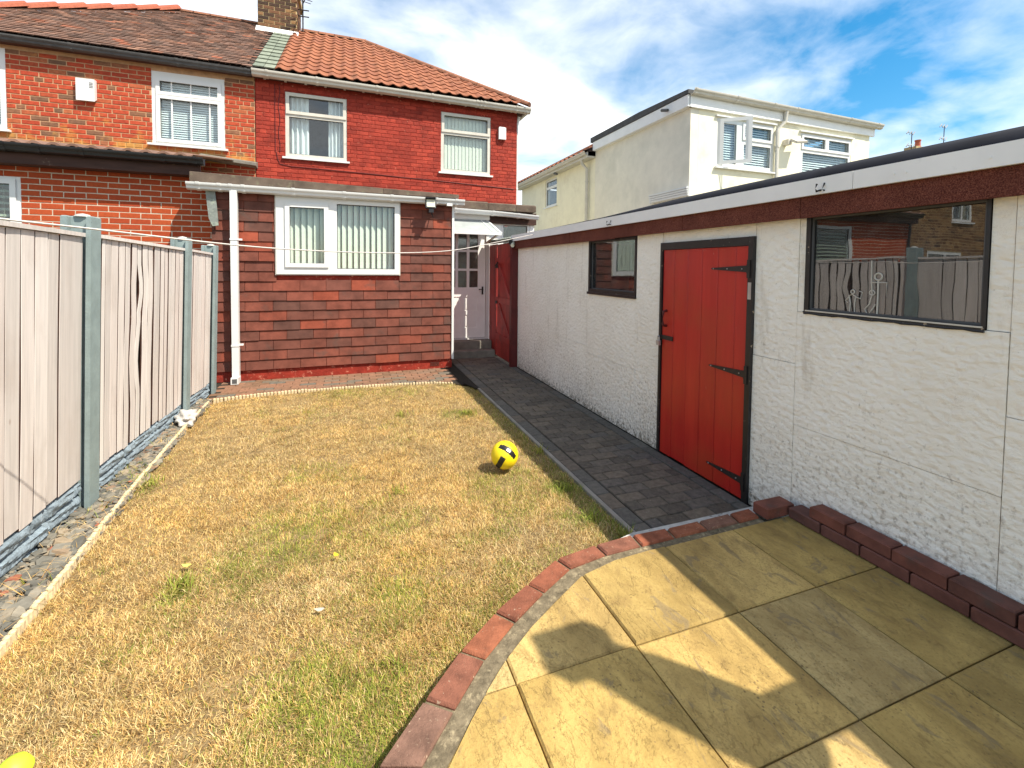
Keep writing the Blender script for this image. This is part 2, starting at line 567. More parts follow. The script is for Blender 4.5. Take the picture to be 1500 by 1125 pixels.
# pebble-dashed painted garage panels: dimples, grime low down and in streaks
t = NT('white_dashed_panel')
base = t.ramp(t.noise(2.5, 6, 0.6), [(0.3, (0.84, 0.79, 0.69)), (0.7, (0.91, 0.875, 0.79))])
g = t.node('ShaderNodeNewGeometry')
sp = t.node('ShaderNodeSeparateXYZ')
t.l.new(g.outputs['Position'], sp.inputs[0])
low = t.math('SUBTRACT', 1.0, t.math('MULTIPLY', sp.outputs[2], 1.05), True)          # grime splashed up from the ground
speck = t.noise(38, 8, 0.7)
patch = t.noise(1.6, 5, 0.6)
d = t.math('MULTIPLY', t.math('ADD', t.math('MULTIPLY', low, 0.16), t.math('MULTIPLY', patch, 0.24)), 1.0)
df = t.math('ADD', speck, d)
dirtf = t.ramp(df, [(0.72, (0, 0, 0)), (0.86, (0.6, 0.6, 0.6))])
c1 = t.mix(dirtf, base, (0.26, 0.20, 0.14))
base_ = t.math('SUBTRACT', 1.0, t.math('MULTIPLY', sp.outputs[2], 4.5), True)
c1 = t.mix(t.ramp(t.math('ADD', t.noise(30, 8, 0.75), t.math('MULTIPLY', base_, 0.22)), [(0.66, (0, 0, 0)), (0.76, (0.8,) * 3)]), c1, (0.13, 0.115, 0.075))
crk = t.noise(2.4, 10, 0.78, 0.6)
c1 = t.mix(t.ramp(t.math('ABSOLUTE', t.math('SUBTRACT', crk, 0.56)), [(0.0, (0.5,) * 3), (0.0035, (0, 0, 0))]), c1, (0.36, 0.29, 0.2))
strk = t.noise(7, 7, 0.7, 0.3, stretch=(1, 1, 0.12))
c1 = t.mix(t.ramp(t.math('ADD', strk, t.math('MULTIPLY', patch, 0.25)), [(0.70, (0, 0, 0)), (0.86, (0.45,) * 3)]), c1, (0.34, 0.27, 0.18))
bl_ = t.noise(11, 9, 0.75)
c1 = t.mix(t.ramp(t.math('ADD', bl_, t.math('MULTIPLY', low, 0.10)), [(0.66, (0, 0, 0)), (0.74, (0.55,) * 3)]), c1, (0.40, 0.33, 0.24))
yel = t.ramp(t.math('ADD', t.math('MULTIPLY', sp.outputs[2], 1.0), t.math('MULTIPLY', t.noise(14, 5, 0.6), 0.25)), [(1.93, (0, 0, 0)), (2.04, (0.6, 0.6, 0.6))])
c1 = t.mix(yel, c1, (0.55, 0.36, 0.13))
dimp = t.voro(34, 'SMOOTH_F1', (1, 0.72, 1.1), 0.9)
soft = t.noise(26, 2, 0.5, 0.4, stretch=(1, 0.7, 1.15))
hgt = t.math('ADD', t.math('ADD', t.math('MULTIPLY', dimp, 0.55), t.math('MULTIPLY', soft, 0.9)), t.math('MULTIPLY', t.noise(150, 3, 0.6), 0.07))
t.principled(c1, 0.8, 0.3, t.bump(hgt, 0.62, 0.018))
M['garagewall'] = t.m

# brown chipped felt
t = NT('brown_chip_felt')
sp_ = t.noise(190, 4, 0.75)
cc = t.ramp(sp_, [(0.35, (0.05, 0.016, 0.012)), (0.52, (0.150, 0.046, 0.032)), (0.68, (0.28, 0.11, 0.075))])
cc = t.mix(1.0, cc, t.ramp(t.noise(5, 4, 0.6), [(0.3, (0.8, 0.8, 0.8)), (0.7, (1.2, 1.2, 1.2))]), 'MULTIPLY')
t.principled(cc, 0.95, 0.15, t.bump(sp_, 0.8, 0.006))
M['chipfelt'] = t.m

# red door boards
t = NT('red_door_paint')
n = t.noise(10, 6, 0.6, stretch=(1, 1, 0.1))
cc = t.ramp(n, [(0.3, (0.42, 0.014, 0.011)), (0.7, (0.52, 0.026, 0.016))])
chipn = t.noise(20, 8, 0.7, stretch=(1, 1, 0.2))
cc = t.mix(t.ramp(chipn, [(0.70, (0, 0, 0)), (0.73, (0.8,) * 3)]), cc, (0.52, 0.30, 0.22))
cc = t.mix(t.ramp(t.noise(4, 8, 0.7, stretch=(1, 1, 0.25)), [(0.5, (0, 0, 0)), (0.75, (0.4,) * 3)]), cc, (0.22, 0.010, 0.008))
pat = t.noise(2.0, 4, 0.6)
cc = t.mix(t.ramp(pat, [(0.48, (0, 0, 0)), (0.7, (0.5, 0.5, 0.5))]), cc, (0.38, 0.05, 0.012))
t.principled(cc, t.ramp(pat, [(0.3, (0.28,) * 3), (0.7, (0.42,) * 3)]), 0.5, t.bump(t.noise(40, 5, 0.6, stretch=(1, 1, 0.06)), 0.35, 0.002))
M['doorred'] = t.m

# pale pink-grey fence boards: grain along the board, knots, a little grime
t = NT('pale_painted_board')
rv = t.rand()
cb_ = t.ramp(rv, [(0, (0.52, 0.475, 0.445)), (0.35, (0.61, 0.56, 0.525)), (0.7, (0.59, 0.52, 0.485)), (1, (0.65, 0.615, 0.58))])
gr = t.noise(34, 8, 0.65, 0.15, stretch=(1, 1, 0.035))
cb_ = t.mix(1.0, cb_, t.ramp(gr, [(0.25, (0.78,) * 3), (0.55, (1.0,) * 3), (0.8, (1.1,) * 3)]), 'MULTIPLY')
cb_ = t.mix(t.ramp(t.noise(3.2, 6, 0.65, stretch=(1, 1, 0.6)), [(0.52, (0, 0, 0)), (0.75, (0.5,) * 3)]), cb_, (0.40, 0.34, 0.30))
kn = t.voro(4.2, 'F1', (1, 1, 0.5))
cb_ = t.mix(t.ramp(kn, [(0.018, (0.5,) * 3), (0.040, (0, 0, 0))]), cb_, (0.26, 0.19, 0.15))
t.principled(cb_, 0.85, 0.2, t.bump(gr, 0.5, 0.004))
M['board'] = t.m

# riven buff slabs
t = NT('riven_buff_slab')
rv = t.rand()
cb_ = t.ramp(rv, [(0, (0.35, 0.245, 0.085)), (0.3, (0.46, 0.315, 0.10)), (0.6, (0.52, 0.355, 0.125)), (0.8, (0.42, 0.31, 0.135)), (1, (0.50, 0.365, 0.155))])
oi = t.node('ShaderNodeObjectInfo')
offv = t.node('ShaderNodeVectorMath', operation='ADD')
cbn = t.node('ShaderNodeCombineXYZ')
t.l.new(t.math('MULTIPLY', oi.outputs['Random'], 37.0), cbn.inputs[0])
t.l.new(t.math('MULTIPLY', oi.outputs['Random'], 91.0), cbn.inputs[1])
t.l.new(t.pos((1.5, 0.75, 1), (0, 0, 0.35)), offv.inputs[0])
t.l.new(cbn.outputs[0], offv.inputs[1])
pv = offv.outputs[0]
n1 = t.noise(2.6, 9, 0.66, 0.5, vec=pv)
cb_ = t.mix(1.0, cb_, t.ramp(n1, [(0.25, (0.42, 0.40, 0.37)), (0.45, (0.82, 0.80, 0.76)), (0.58, (1.05,) * 3), (0.8, (1.25, 1.27, 1.25))]), 'MULTIPLY')
n2 = t.noise(4.2, 9, 0.66, 0.5, vec=pv)
vein = t.ramp(t.math('ABSOLUTE', t.math('SUBTRACT', n2, 0.5)), [(0.0, (0.16,) * 3), (0.008, (0, 0, 0))])
cb_ = t.mix(vein, cb_, (0.19, 0.125, 0.05))
n3 = t.noise(95, 6, 0.7)
cb_ = t.mix(t.ramp(n3, [(0.52, (0, 0, 0)), (0.66, (0.7,) * 3)]), cb_, (0.27, 0.175, 0.055))
n5 = t.noise(9, 9, 0.75, 0.5, vec=pv)
cb_ = t.mix(t.ramp(n5, [(0.50, (0, 0, 0)), (0.66, (0.7,) * 3)]), cb_, (0.24, 0.155, 0.055))
pit = t.voro(46, 'F1')
pm = t.math('ADD', pit, t.math('MULTIPLY', t.noise(5, 5, 0.6), 0.5))
cb_ = t.mix(t.ramp(pm, [(0.30, (0.75,) * 3), (0.40, (0, 0, 0))]), cb_, (0.17, 0.115, 0.05))
n4 = t.noise(6.5, 7, 0.65, 1.0, vec=pv)
cb_ = t.mix(t.ramp(n4, [(0.58, (0, 0, 0)), (0.63, (0.6,) * 3)]), cb_, (0.20, 0.15, 0.085))
terr = t.ramp(n2, [(0.30, (0.0,) * 3), (0.40, (0.28,) * 3), (0.42, (0.36,) * 3), (0.497, (0.40,) * 3), (0.513, (0.70,) * 3), (0.60, (0.74,) * 3), (0.62, (0.95,) * 3), (1.0, (1.0,) * 3)])
hh = t.math('ADD', t.math('MULTIPLY', terr, 0.30), t.math('ADD', t.math('MULTIPLY', n3, 0.22), t.math('MULTIPLY', n1, 0.5)))
t.principled(cb_, 0.8, 0.28, t.bump(hh, 0.9, 0.020))
M['slab'] = t.m

# dark block paving
M['block'] = pieces_mat('dark_block_paver', [(0, (0.110, 0.092, 0.072)), (0.4, (0.145, 0.119, 0.093)), (0.8, (0.18, 0.145, 0.108)), (1, (0.125, 0.112, 0.098))], rough=0.9, mott=0.42, nscale=26, bump=0.8, bscale=140, bdist=0.005, dirt=((0.24, 0.205, 0.155), 48, 0.60, 0.72))
M['blockgrey'] = pieces_mat('border_block_paver', [(0, (0.110, 0.100, 0.086)), (1, (0.150, 0.136, 0.115))], rough=0.9, mott=0.35, nscale=30, bump=0.7, bscale=140, dirt=((0.19, 0.17, 0.13), 40, 0.60, 0.72))
M['redblock'] = pieces_mat('reddish_block_paver', [(0, (0.17, 0.10, 0.06)), (0.35, (0.22, 0.12, 0.075)), (0.65, (0.25, 0.13, 0.08)), (0.85, (0.16, 0.13, 0.095)), (1, (0.13, 0.12, 0.10))], rough=0.9, mott=0.35, nscale=20, bump=0.6, bscale=140, bdist=0.004)
M['kerbbrick'] = pieces_mat('red_kerb_brick', [(0, (0.19, 0.070, 0.042)), (0.3, (0.27, 0.086, 0.045)), (0.6, (0.21, 0.084, 0.054)), (0.85, (0.31, 0.105, 0.052)), (1, (0.19, 0.112, 0.082))], rough=0.88, mott=0.45, nscale=16, bump=0.8, bscale=110, bdist=0.006, dirt=((0.40, 0.29, 0.20), 70, 0.62, 0.70))
M['edgebrick'] = pieces_mat('red_edging_brick', [(0, (0.125, 0.055, 0.042)), (0.4, (0.19, 0.066, 0.045)), (0.75, (0.15, 0.062, 0.048)), (0.9, (0.12, 0.080, 0.066)), (1, (0.22, 0.078, 0.05))], rough=0.75, mott=0.45, nscale=11, bump=0.5, bscale=100, bdist=0.004, dirt=((0.09, 0.06, 0.05), 7, 0.55, 0.72))
M['slate'] = pieces_mat('slate_chip', [(0, (0.085, 0.085, 0.076)), (0.35, (0.165, 0.155, 0.13)), (0.65, (0.24, 0.215, 0.17)), (0.88, (0.30, 0.235, 0.16)), (0.965, (0.20, 0.12, 0.08)), (1, (0.36, 0.10, 0.055))], rough=0.8, mott=0.3, nscale=30, bump=0.4, bscale=80, bdist=0.003)
M['soil'] = simple('dry_soil', (0.16, 0.105, 0.058), 0.95, 0.1, 0.4, 16, 0.8, 60, 0.01)
M['lawnsoil'] = simple('parched_thatch', (0.25, 0.175, 0.085), 0.95, 0.1, 0.4, 9, 0.9, 90, 0.012, dirt=((0.16, 0.12, 0.065), 5, 0.55, 0.72))
M['earth'] = simple('ground_cover', (0.14, 0.13, 0.09), 0.95, 0.1, 0.3, 0.4)
M['sand'] = simple('dark_joint_sand', (0.035, 0.03, 0.024), 0.95, 0.1, 0.3, 40)

t = NT('grass_blade')
at = t.node('ShaderNodeAttribute')
at.attribute_name = 'tint'
pb = t.principled(at.outputs['Color'], 0.75, 0.2)
tl = t.node('ShaderNodeBsdfTranslucent')
t.l.new(at.outputs['Color'], tl.inputs['Color'])
mx = t.node('ShaderNodeMixShader')
mx.inputs[0].default_value = 0.25
t.l.new(pb.outputs[0], mx.inputs[1])
t.l.new(tl.outputs[0], mx.inputs[2])
t.l.new(mx.outputs[0], t.out.inputs[0])
M['grass'] = t.m


# ---------------------------------------------------------------- building helpers
def lbox(mb, face, c, u0, u1, d0, d1, z0, z1):
    """box on a wall: u along the wall, d outwards from the wall plane c"""
    if face == '-Y':
        return mb.box(u0, u1, c - d1, c - d0, z0, z1)
    if face == '-X':
        return mb.box(c - d1, c - d0, u0, u1, z0, z1)
    return mb.box(c + d0, c + d1, u0, u1, z0, z1)


def holed(face, c, u0, u1, z0, z1, d0, d1, holes, mb=None):
    mb = mb or MB()
    zs = sorted({z0, z1} | {min(max(h[k], z0), z1) for h in holes for k in (2, 3)})
    for a, b in zip(zs[:-1], zs[1:]):
        if b - a < 1e-5:
            continue
        zm = (a + b) / 2
        cuts = sorted([(h[0], h[1]) for h in holes if h[2] < zm < h[3]])
        cur = u0
        for h0, h1 in cuts:
            if h0 > cur + 1e-5:
                lbox(mb, face, c, cur, h0, d0, d1, a, b)
            cur = max(cur, h1)
        if cur < u1 - 1e-5:
            lbox(mb, face, c, cur, u1, d0, d1, a, b)
    return mb


BR = {}


def brick_mesh(w, h, proud, bev, var, mat, name='brick'):
    key = (round(w, 2), round(h, 3), proud, bev, var, mat.name)
    if key in BR:
        return BR[key]
    w = round(w, 2)
    rr = random.Random(hash(key[:4]) + var)
    j = lambda: rr.uniform(-1, 1) * 0.0022
    a, b = w / 2, h / 2
    vs = [(-a, .02, -b), (a, .02, -b), (a, .02, b), (-a, .02, b)]
    vs += [(x + j(), -proud + bev, z + j()) for x, z in ((-a, -b), (a, -b), (a, b), (-a, b))]
    vs += [(x + j(), -proud + j() * .5, z + j()) for x, z in ((-a + bev, -b + bev), (a - bev, -b + bev), (a - bev, b - bev), (-a + bev, b - bev))]
    fs = []
    for k in (0, 4):
        for i in range(4):
            q = (i + 1) % 4
            fs.append((k + i, k + q, k + q + 4, k + i + 4))
    fs.append((8, 9, 10, 11))
    me = bpy.data.meshes.new(name)
    me.from_pydata(vs, [], fs)
    me.materials.append(mat)
    BR[key] = me
    return me


def brick_list(u0, u1, z0, z1, L, P, joint, holes, header_every=0, phase=0.0):
    out = []
    n = int((z1 - z0) / P + 1e-6)
    for i in range(n):
        za, zb = z0 + i * P + joint / 2, z0 + (i + 1) * P - joint / 2
        if header_every and i % header_every == 3:
            LL, off = L / 2, L / 4
        else:
            LL, off = L, (i % 2) * L / 2
        iv = [(u0, u1)]
        for h in holes:
            ov = min(zb, h[3]) - max(za, h[2])
            if ov > 0.3 * P:
                nv = []
                for a, b in iv:
                    if h[1] <= a or h[0] >= b:
                        nv.append((a, b))
                    else:
                        if h[0] > a:
                            nv.append((a, h[0]))
                        if h[1] < b:
                            nv.append((h[1], b))
                iv = nv
        k0 = math.floor((u0 - phase - off) / LL)
        u = phase + off + k0 * LL
        while u < u1:
            a0, a1 = u + joint / 2, u + LL - joint / 2
            for a, b in iv:
                c0, c1 = max(a0, a), min(a1, b)
                if c1 - c0 > 0.025:
                    out.append(((c0 + c1) / 2, (za + zb) / 2, c1 - c0, zb - za))
            u += LL
    return out


def lay_bricks(parent, face, c, lst, mat, proud=0.006, bev=0.003, limit=300, visible=None, name='brick', rndz=0.0):
    """the `limit` pieces that show largest become objects, the rest one joined part"""
    rot = {'-Y': 0, '-X': -math.pi / 2, '+X': math.pi / 2}[face]
    def P(u, z):
        return Vector((u, c, z)) if face == '-Y' else Vector((c, u, z))
    def key(b):
        s = (P(b[0], b[1]) - Vector((0, 0, H))).length
        return s + (0 if (visible is None or visible(b[0], b[1])) else 1000) - b[2] * 0.3
    lst = sorted(lst, key=key)
    cr, sr = math.cos(rot), math.sin(rot)
    rest = MB()
    for i, (u, z, w, h) in enumerate(lst):
        me = brick_mesh(w, h, proud, bev, i % 4, mat, name)
        if i < limit:
            if visible is not None and not visible(u, z):
                pass
            piece(name, me, parent, P(u, z), (0, 0, rot), (w / round(w, 2), 1, 1))
            continue
        o = P(u, z)
        rest.add([(o.x + v.co.x * cr - v.co.y * sr, o.y + v.co.x * sr + v.co.y * cr, o.z + v.co.z) for v in me.vertices],
                 [tuple(p.vertices) for p in me.polygons])
    if rest.f:
        obj(name, rest, mat, parent, kind='stuff')


def window(parent, face, c, u0, u1, z0, z1, panes, fm, gm, fw=0.05, sill=0.05, depth=(-0.07, -0.008), sash=(), sillm=None, name='window'):
    """frame with its glazing: panes are glass rectangles (u0,u1,z0,z1); sash lists indices of opening lights with a proud casement"""
    base = {'-Y': ((u0 + u1) / 2, c, z0), '-X': (c, (u0 + u1) / 2, z0), '+X': (c, (u0 + u1) / 2, z0)}[face]
    w = obj(name, holed(face, c, u0, u1, z0, z1, depth[0], depth[1], panes), fm, parent, base)
    for i, p in enumerate(panes):
        g = MB()
        lbox(g, face, c, p[0] - .004, p[1] + .004, depth[0] + .028, depth[0] + .034, p[2] - .004, p[3] + .004)
        obj('pane', g, gm, w)
        k = MB()
        holed(face, c, p[0], p[1], p[2], p[3], depth[0] + .036, depth[0] + .046, [(p[0] + .009, p[1] - .009, p[2] + .009, p[3] - .009)], k)
        obj('gasket', k, M['gasket'], w)
        if i in sash:
            s = MB()
            q = (p[0] - .052, p[1] + .052, p[2] - .052, p[3] + .052)
            holed(face, c, q[0], q[1], q[2], q[3], depth[1] + .001, depth[1] + .02, [(p[0] + .006, p[1] - .006, p[2] + .006, p[3] - .006)], s)
            obj('casement', s, fm, w)
    if sill:
        s = MB()
        lbox(s, face, c, u0 - .05, u1 + .05, -0.02, sill, z0 - .035, z0 - .001)
        obj('sill', s, sillm or fm, w)
    return w


def vblinds(win, face, c, u0, u1, z0, z1, pitch, ang, m, depth=0.12, width=0.089):
    mb = MB()
    nseg = 4
    vs = []
    for k in range(nseg + 1):
        x = -width / 2 + width * k / nseg
        yb = -0.006 * (1 - (2 * k / nseg - 1) ** 2)
        vs += [(x, yb, z0), (x, yb, z1)]
    mb.add(vs, [(2 * k, 2 * k + 2, 2 * k + 3, 2 * k + 1) for k in range(nseg)])
    me = mb.mesh('blind_slat', None, (0, 0, (z0 + z1) / 2), fix=False)
    me.materials.append(m)
    u = u0 + pitch / 2
    while u < u1:
        l = (u, c + depth, (z0 + z1) / 2)
        piece('blind_slat', me, win, l, (0, 0, ang + random.uniform(-.06, .06)))
        u += pitch


def venetian(win, c, u0, u1, z0, z1, pitch, m, depth=0.10, tilt=1.0, name='blind'):
    mb = MB()
    z = z0
    while z < z1:
        hy, hz = 0.022 * math.cos(tilt), 0.022 * math.sin(tilt)
        y = c + depth
        mb.add([(u0, y - hy, z - hz), (u1, y - hy, z - hz), (u1, y + hy, z + hz), (u0, y + hy, z + hz)], [(0, 1, 2, 3)])
        z += pitch
    for t in (0.2, 0.8):
        uu = u0 + (u1 - u0) * t
        mb.box(uu - .002, uu + .002, c + depth - .024, c + depth - .022, z0, z1)
    obj(name, mb, m, win, kind='stuff')


def curtain(win, c, u0, u1, z0, z1, folds, m, depth=0.14):
    mb = MB()
    n = folds * 8
    vs = []
    for k in range(n + 1):
        u = u0 + (u1 - u0) * k / n
        y = c + depth + 0.035 * math.sin(2 * math.pi * folds * k / n) + 0.012 * math.sin(5.3 * k)
        vs += [(u, y + .01, z0), (u, y, z1)]
    mb.add(vs, [(2 * k, 2 * k + 2, 2 * k + 3, 2 * k + 1) for k in range(n)])
    obj('curtain', mb, m, win, smooth=60)


def gutter(parent, a, b, m, r=0.055, name='gutter', drop=0.0, brackets=(), axis='x', out=-1):
    """moulded gutter from a to b; a, b = (x or y start, end) handled by axis"""
    prof = [(-1.0, 0.62), (-0.98, 0.2), (-0.80, -0.10), (-0.60, -0.22), (-0.45, -0.75), (0.1, -1.0), (0.75, -1.0), (0.95, -0.75), (0.95, 0.62),
            (0.85, 0.62), (0.85, -0.70), (0.70, -0.88), (0.1, -0.88), (-0.38, -0.65), (-0.52, -0.15), (-0.74, 0.0), (-0.88, 0.22), (-0.9, 0.62)]
    def ring(p, s=1.0):
        p = Vector(p)
        o = []
        for d, z in prof:
            if axis == 'x':
                o.append((p.x, p.y - out * d * r * s, p.z + z * r * s))
            else:
                o.append((p.x - out * d * r * s, p.y, p.z + z * r * s))
        return o
    mb = MB()
    n = len(prof)
    vs = ring(a) + ring(b)
    fs = [(i, (i + 1) % n, (i + 1) % n + n, i + n) for i in range(n)]
    fs += [tuple(range(n)), tuple(range(2 * n - 1, n - 1, -1))]
    mb.add(vs, fs)
    g = obj(name, mb, m, parent, a, smooth=40)
    a, b = Vector(a), Vector(b)
    for t in brackets:
        p = a.lerp(b, t)
        dv = (b - a).normalized() * 0.022
        k = MB()
        vs = ring(p - dv, 1.12) + ring(p + dv, 1.12)
        k.add(vs, fs)
        obj('gutter_bracket', k, m, g, p, smooth=40)
    return g


def pipe(parent, pts, r, m, n=12, clips=(), name='downpipe', square=False):
    mb = MB()
    if square:
        for a, b in zip(pts[:-1], pts[1:]):
            mb.bar(a, b, 2 * r, 2 * r, (0, 1, 0.01))
    else:
        mb.tube(pts, r, n)
    p = obj(name, mb, m, parent, pts[-1], smooth=40)
    for (x, y, z) in clips:
        k = MB()
        if square:
            k.box(x - r - .006, x + r + .006, y - r - .006, y + r + .006, z - .012, z + .012)
            k.box(x + r, x + r + .045, y + r - .02, y + r + .004, z - .01, z + .014)
        else:
            k.tube([(x, y, z - .02), (x, y, z + .02)], r + .007, n)
        obj('pipe_clip', k, m, p, (x, y, z), smooth=40)
    return p


# ---------------------------------------------------------------- ground, lawn, paving
mb = MB()
mb.add([(-400, -400, -0.09), (400, -400, -0.09), (400, 400, -0.09), (-400, 400, -0.09)], [(0, 1, 2, 3)])
tag(obj('ground', mb, M['earth']), kind='structure')

KO = [(-0.33, -1.2), (-0.33, -0.4), (-0.31, 0.1), (-0.29, 0.40), (-0.25, 0.68), (-0.17, 0.95), (-0.06, 1.19), (0.084, 1.405), (0.253, 1.577), (0.425, 1.741), (0.623, 1.893), (0.829, 2.014), (1.044, 2.139), (1.308, 2.178), (1.559, 2.190), (1.798, 2.182), (2.04, 2.182), (2.288, 2.186), (2.46, 2.186)]
KI = [(-0.20, -1.2), (-0.19, -0.4), (-0.17, 0.1), (-0.14, 0.38), (-0.10, 0.64), (-0.03, 0.90), (0.07, 1.14), (0.208, 1.361), (0.345, 1.508), (0.505, 1.672), (0.685, 1.810), (0.880, 1.935), (1.080, 2.050), (1.318, 2.088), (1.550, 2.092), (1.785, 2.094), (2.03, 2.094), (2.27, 2.096), (2.446, 2.098)]
KM = [(-0.12, -1.2), (-0.11, -0.4), (-0.09, 0.1), (-0.06, 0.35), (-0.02, 0.60), (0.04, 0.85), (0.13, 1.10), (0.267, 1.320), (0.40, 1.465), (0.555, 1.622), (0.735, 1.760), (0.925, 1.880), (1.115, 1.985), (1.330, 2.038), (1.555, 2.048), (1.785, 2.052), (2.03, 2.054), (2.27, 2.056), (2.446, 2.058)]
ZP = 0.13
KS = (H - ZP) / (H - 0.04)
KO = [(x * KS, y * KS) for x, y in KO]
KI = [(x * KS, y * KS) for x, y in KI]
KM = [(x * KS, y * KS) for x, y in KM]

lawn_poly = [(-1.34, -1.4), (-1.335, 2.365), (-1.355, 2.886), (-1.43, 3.9), (-1.49, 5.2), (-1.5, 6.02), (-1.40, 6.14), (-1.03, 6.225), (-0.5, 6.27), (-0.09, 6.29), (0.4, 6.27), (0.785, 6.235), (1.10, 6.19), (1.36, 6.09), (1.52, 5.90), (1.60, 5.65), (1.60, 2.14)] + [p for p in reversed(KO[:15])]
mb = MB()
mb.add([(x, y, -0.012) for x, y in lawn_poly], [tuple(range(len(lawn_poly)))])
lawn = tag(obj('lawn', mb, M['lawnsoil']), kind='structure')


def inside(poly, xs, ys):
    r = np.zeros(len(xs), bool)
    n = len(poly)
    for i in range(n):
        x0, y0 = poly[i]
        x1, y1 = poly[(i + 1) % n]
        c = ((y0 > ys) != (y1 > ys)) & (xs < (x1 - x0) * (ys - y0) / ((y1 - y0) or 1e-9) + x0)
        r ^= c
    return r


def vnoise(xs, ys, s, seed):
    """smooth value noise"""
    g = np.random.default_rng(seed).random((128, 128))
    x, y = xs * s + 40.3, ys * s + 37.7
    i, j = np.floor(x).astype(int), np.floor(y).astype(int)
    fx, fy = x - i, y - j
    fx, fy = fx * fx * (3 - 2 * fx), fy * fy * (3 - 2 * fy)
    i0, i1, j0, j1 = i % 128, (i + 1) % 128, j % 128, (j + 1) % 128
    return (g[i0, j0] * (1 - fx) + g[i1, j0] * fx) * (1 - fy) + (g[i0, j1] * (1 - fx) + g[i1, j1] * fx) * fy


def seg_dist(poly, xs, ys):
    d = np.full(len(xs), 9.0)
    for (x0, y0), (x1, y1) in zip(poly[:-1], poly[1:]):
        dx, dy = x1 - x0, y1 - y0
        t = np.clip(((xs - x0) * dx + (ys - y0) * dy) / (dx * dx + dy * dy), 0, 1)
        d = np.minimum(d, np.hypot(xs - x0 - t * dx, ys - y0 - t * dy))
    return d


def grass(name, xs, ys, z0, hmin, hmax, wid, green, lie, m):
    n = len(xs)
    az = 4 * np.pi * vnoise(xs, ys, 9.0, 41) + rng.normal(0, 1.7, n)
    hgt = rng.uniform(hmin, hmax, n) * (0.6 + 0.9 * vnoise(xs, ys, 12.0, 42))
    lean = np.clip(rng.normal(lie, 0.28, n), 0.05, 1.35)
    curl = rng.uniform(0.1, 0.7, n)
    dx, dy = np.cos(az), np.sin(az)
    fa = az + rng.normal(np.pi / 2, 0.35, n)
    sx, sy = np.cos(fa), np.sin(fa)
    w = wid * rng.uniform(0.6, 1.3, n)
    l1 = lean
    l2 = np.clip(lean + curl, 0, 1.6)
    p0 = np.stack([xs, ys, z0 + 0 * xs], 1)
    p1 = p0 + np.stack([dx * np.sin(l1), dy * np.sin(l1), np.cos(l1)], 1) * (hgt * 0.55)[:, None]
    p2 = p1 + np.stack([dx * np.sin(l2), dy * np.sin(l2), np.cos(l2) + 0.03], 1) * (hgt * 0.45)[:, None]
    s = np.stack([sx, sy, 0 * sx], 1) * w[:, None] / 2
    V = np.stack([p0 - s, p0 + s, p1 + s * .8, p1 - s * .8, p2], 1).reshape(-1, 3)
    base = (np.arange(n) * 5)[:, None]
    T = np.concatenate([base + np.array([[0, 1, 2]]), base + np.array([[0, 2, 3]]), base + np.array([[3, 2, 4]])], 1).reshape(-1)
    me = bpy.data.meshes.new(name)
    me.vertices.add(len(V))
    me.vertices.foreach_set('co', V.astype(np.float32).ravel())
    me.loops.add(len(T))
    me.loops.foreach_set('vertex_index', T.astype(np.int32))
    me.polygons.add(len(T) // 3)
    me.polygons.foreach_set('loop_start', np.arange(0, len(T), 3, dtype=np.int32))
    me.update(calc_edges=True)
    straw = np.array([[0.56, 0.39, 0.155], [0.66, 0.48, 0.22], [0.46, 0.29, 0.10], [0.76, 0.58, 0.29], [0.27, 0.16, 0.06], [0.57, 0.335, 0.11], [0.64, 0.48, 0.18], [0.20, 0.125, 0.05]])
    grn = np.array([[0.19, 0.235, 0.032], [0.28, 0.31, 0.045], [0.36, 0.36, 0.07], [0.15, 0.195, 0.03]])
    c = straw[rng.integers(0, len(straw), n)]
    isg = rng.random(n) < green
    c[isg] = grn[rng.integers(0, len(grn), isg.sum())]
    tone = 0.80 + 0.30 * vnoise(xs, ys, 15.0, 43) + 0.22 * vnoise(xs, ys, 3.1, 44)
    c *= (rng.uniform(0.8, 1.2, n) * tone)[:, None]
    warm = (vnoise(xs, ys, 2.2, 45) - 0.5)[:, None] * np.array([[0.10, 0.0, -0.25]])
    c *= 1 + warm
    colr = np.concatenate([np.repeat(c, 5, 0), np.ones((n * 5, 1))], 1)
    a = me.color_attributes.new('tint', 'FLOAT_COLOR', 'POINT')
    a.data.foreach_set('color', colr.astype(np.float32).ravel())
    me.materials.append(m)
    o = bpy.data.objects.new(name, me)
    link(o, (0, 0, 0))
    return o


N = 2000000
gx = rng.uniform(-1.52, 1.62, N)
gy = rng.uniform(0.9, 6.32, N)
dist = np.hypot(gx, gy)
dens = np.clip(1.0 * (2.0 / np.maximum(dist, 1.3)) ** 1.35, 0, 1)
worn = vnoise(gx, gy, 2.6, 5) * 0.6 + vnoise(gx, gy, 7, 6) * 0.4
keep = (rng.random(N) < dens * np.clip(0.35 + 2.0 * (worn - 0.20), 0.42, 1.0) * 0.52) & inside(lawn_poly, gx, gy)
gx, gy = gx[keep], gy[keep]
GP = [(-0.31, 2.90, .34, .75), (-0.51, 2.72, .25, .6), (-0.81, 2.55, .07, 1.0), (1.11, 4.80, .16, .95), (-0.05, 6.05, .38, .55), (0.62, 5.95, .35, .5), (0.0, 1.60, .32, .8), (-0.12, 1.78, .25, .7), (0.20, 2.2, .30, .5), (1.46, 2.92, .16, .8), (1.38, 2.55, .14, .8), (0.30, 2.85, .22, .45), (0.0, 2.72, .25, .35), (-1.38, 3.85, .10, .8), (0.43, 4.7, .2, .35), (1.30, 6.0, .22, .5), (0.13, 3.1, .18, .3)]
gr = np.clip((vnoise(gx, gy, 1.7, 8) * .6 + vnoise(gx, gy, 6, 9) * .4 - 0.56) * 1.8, 0, 0.45) + 0.04
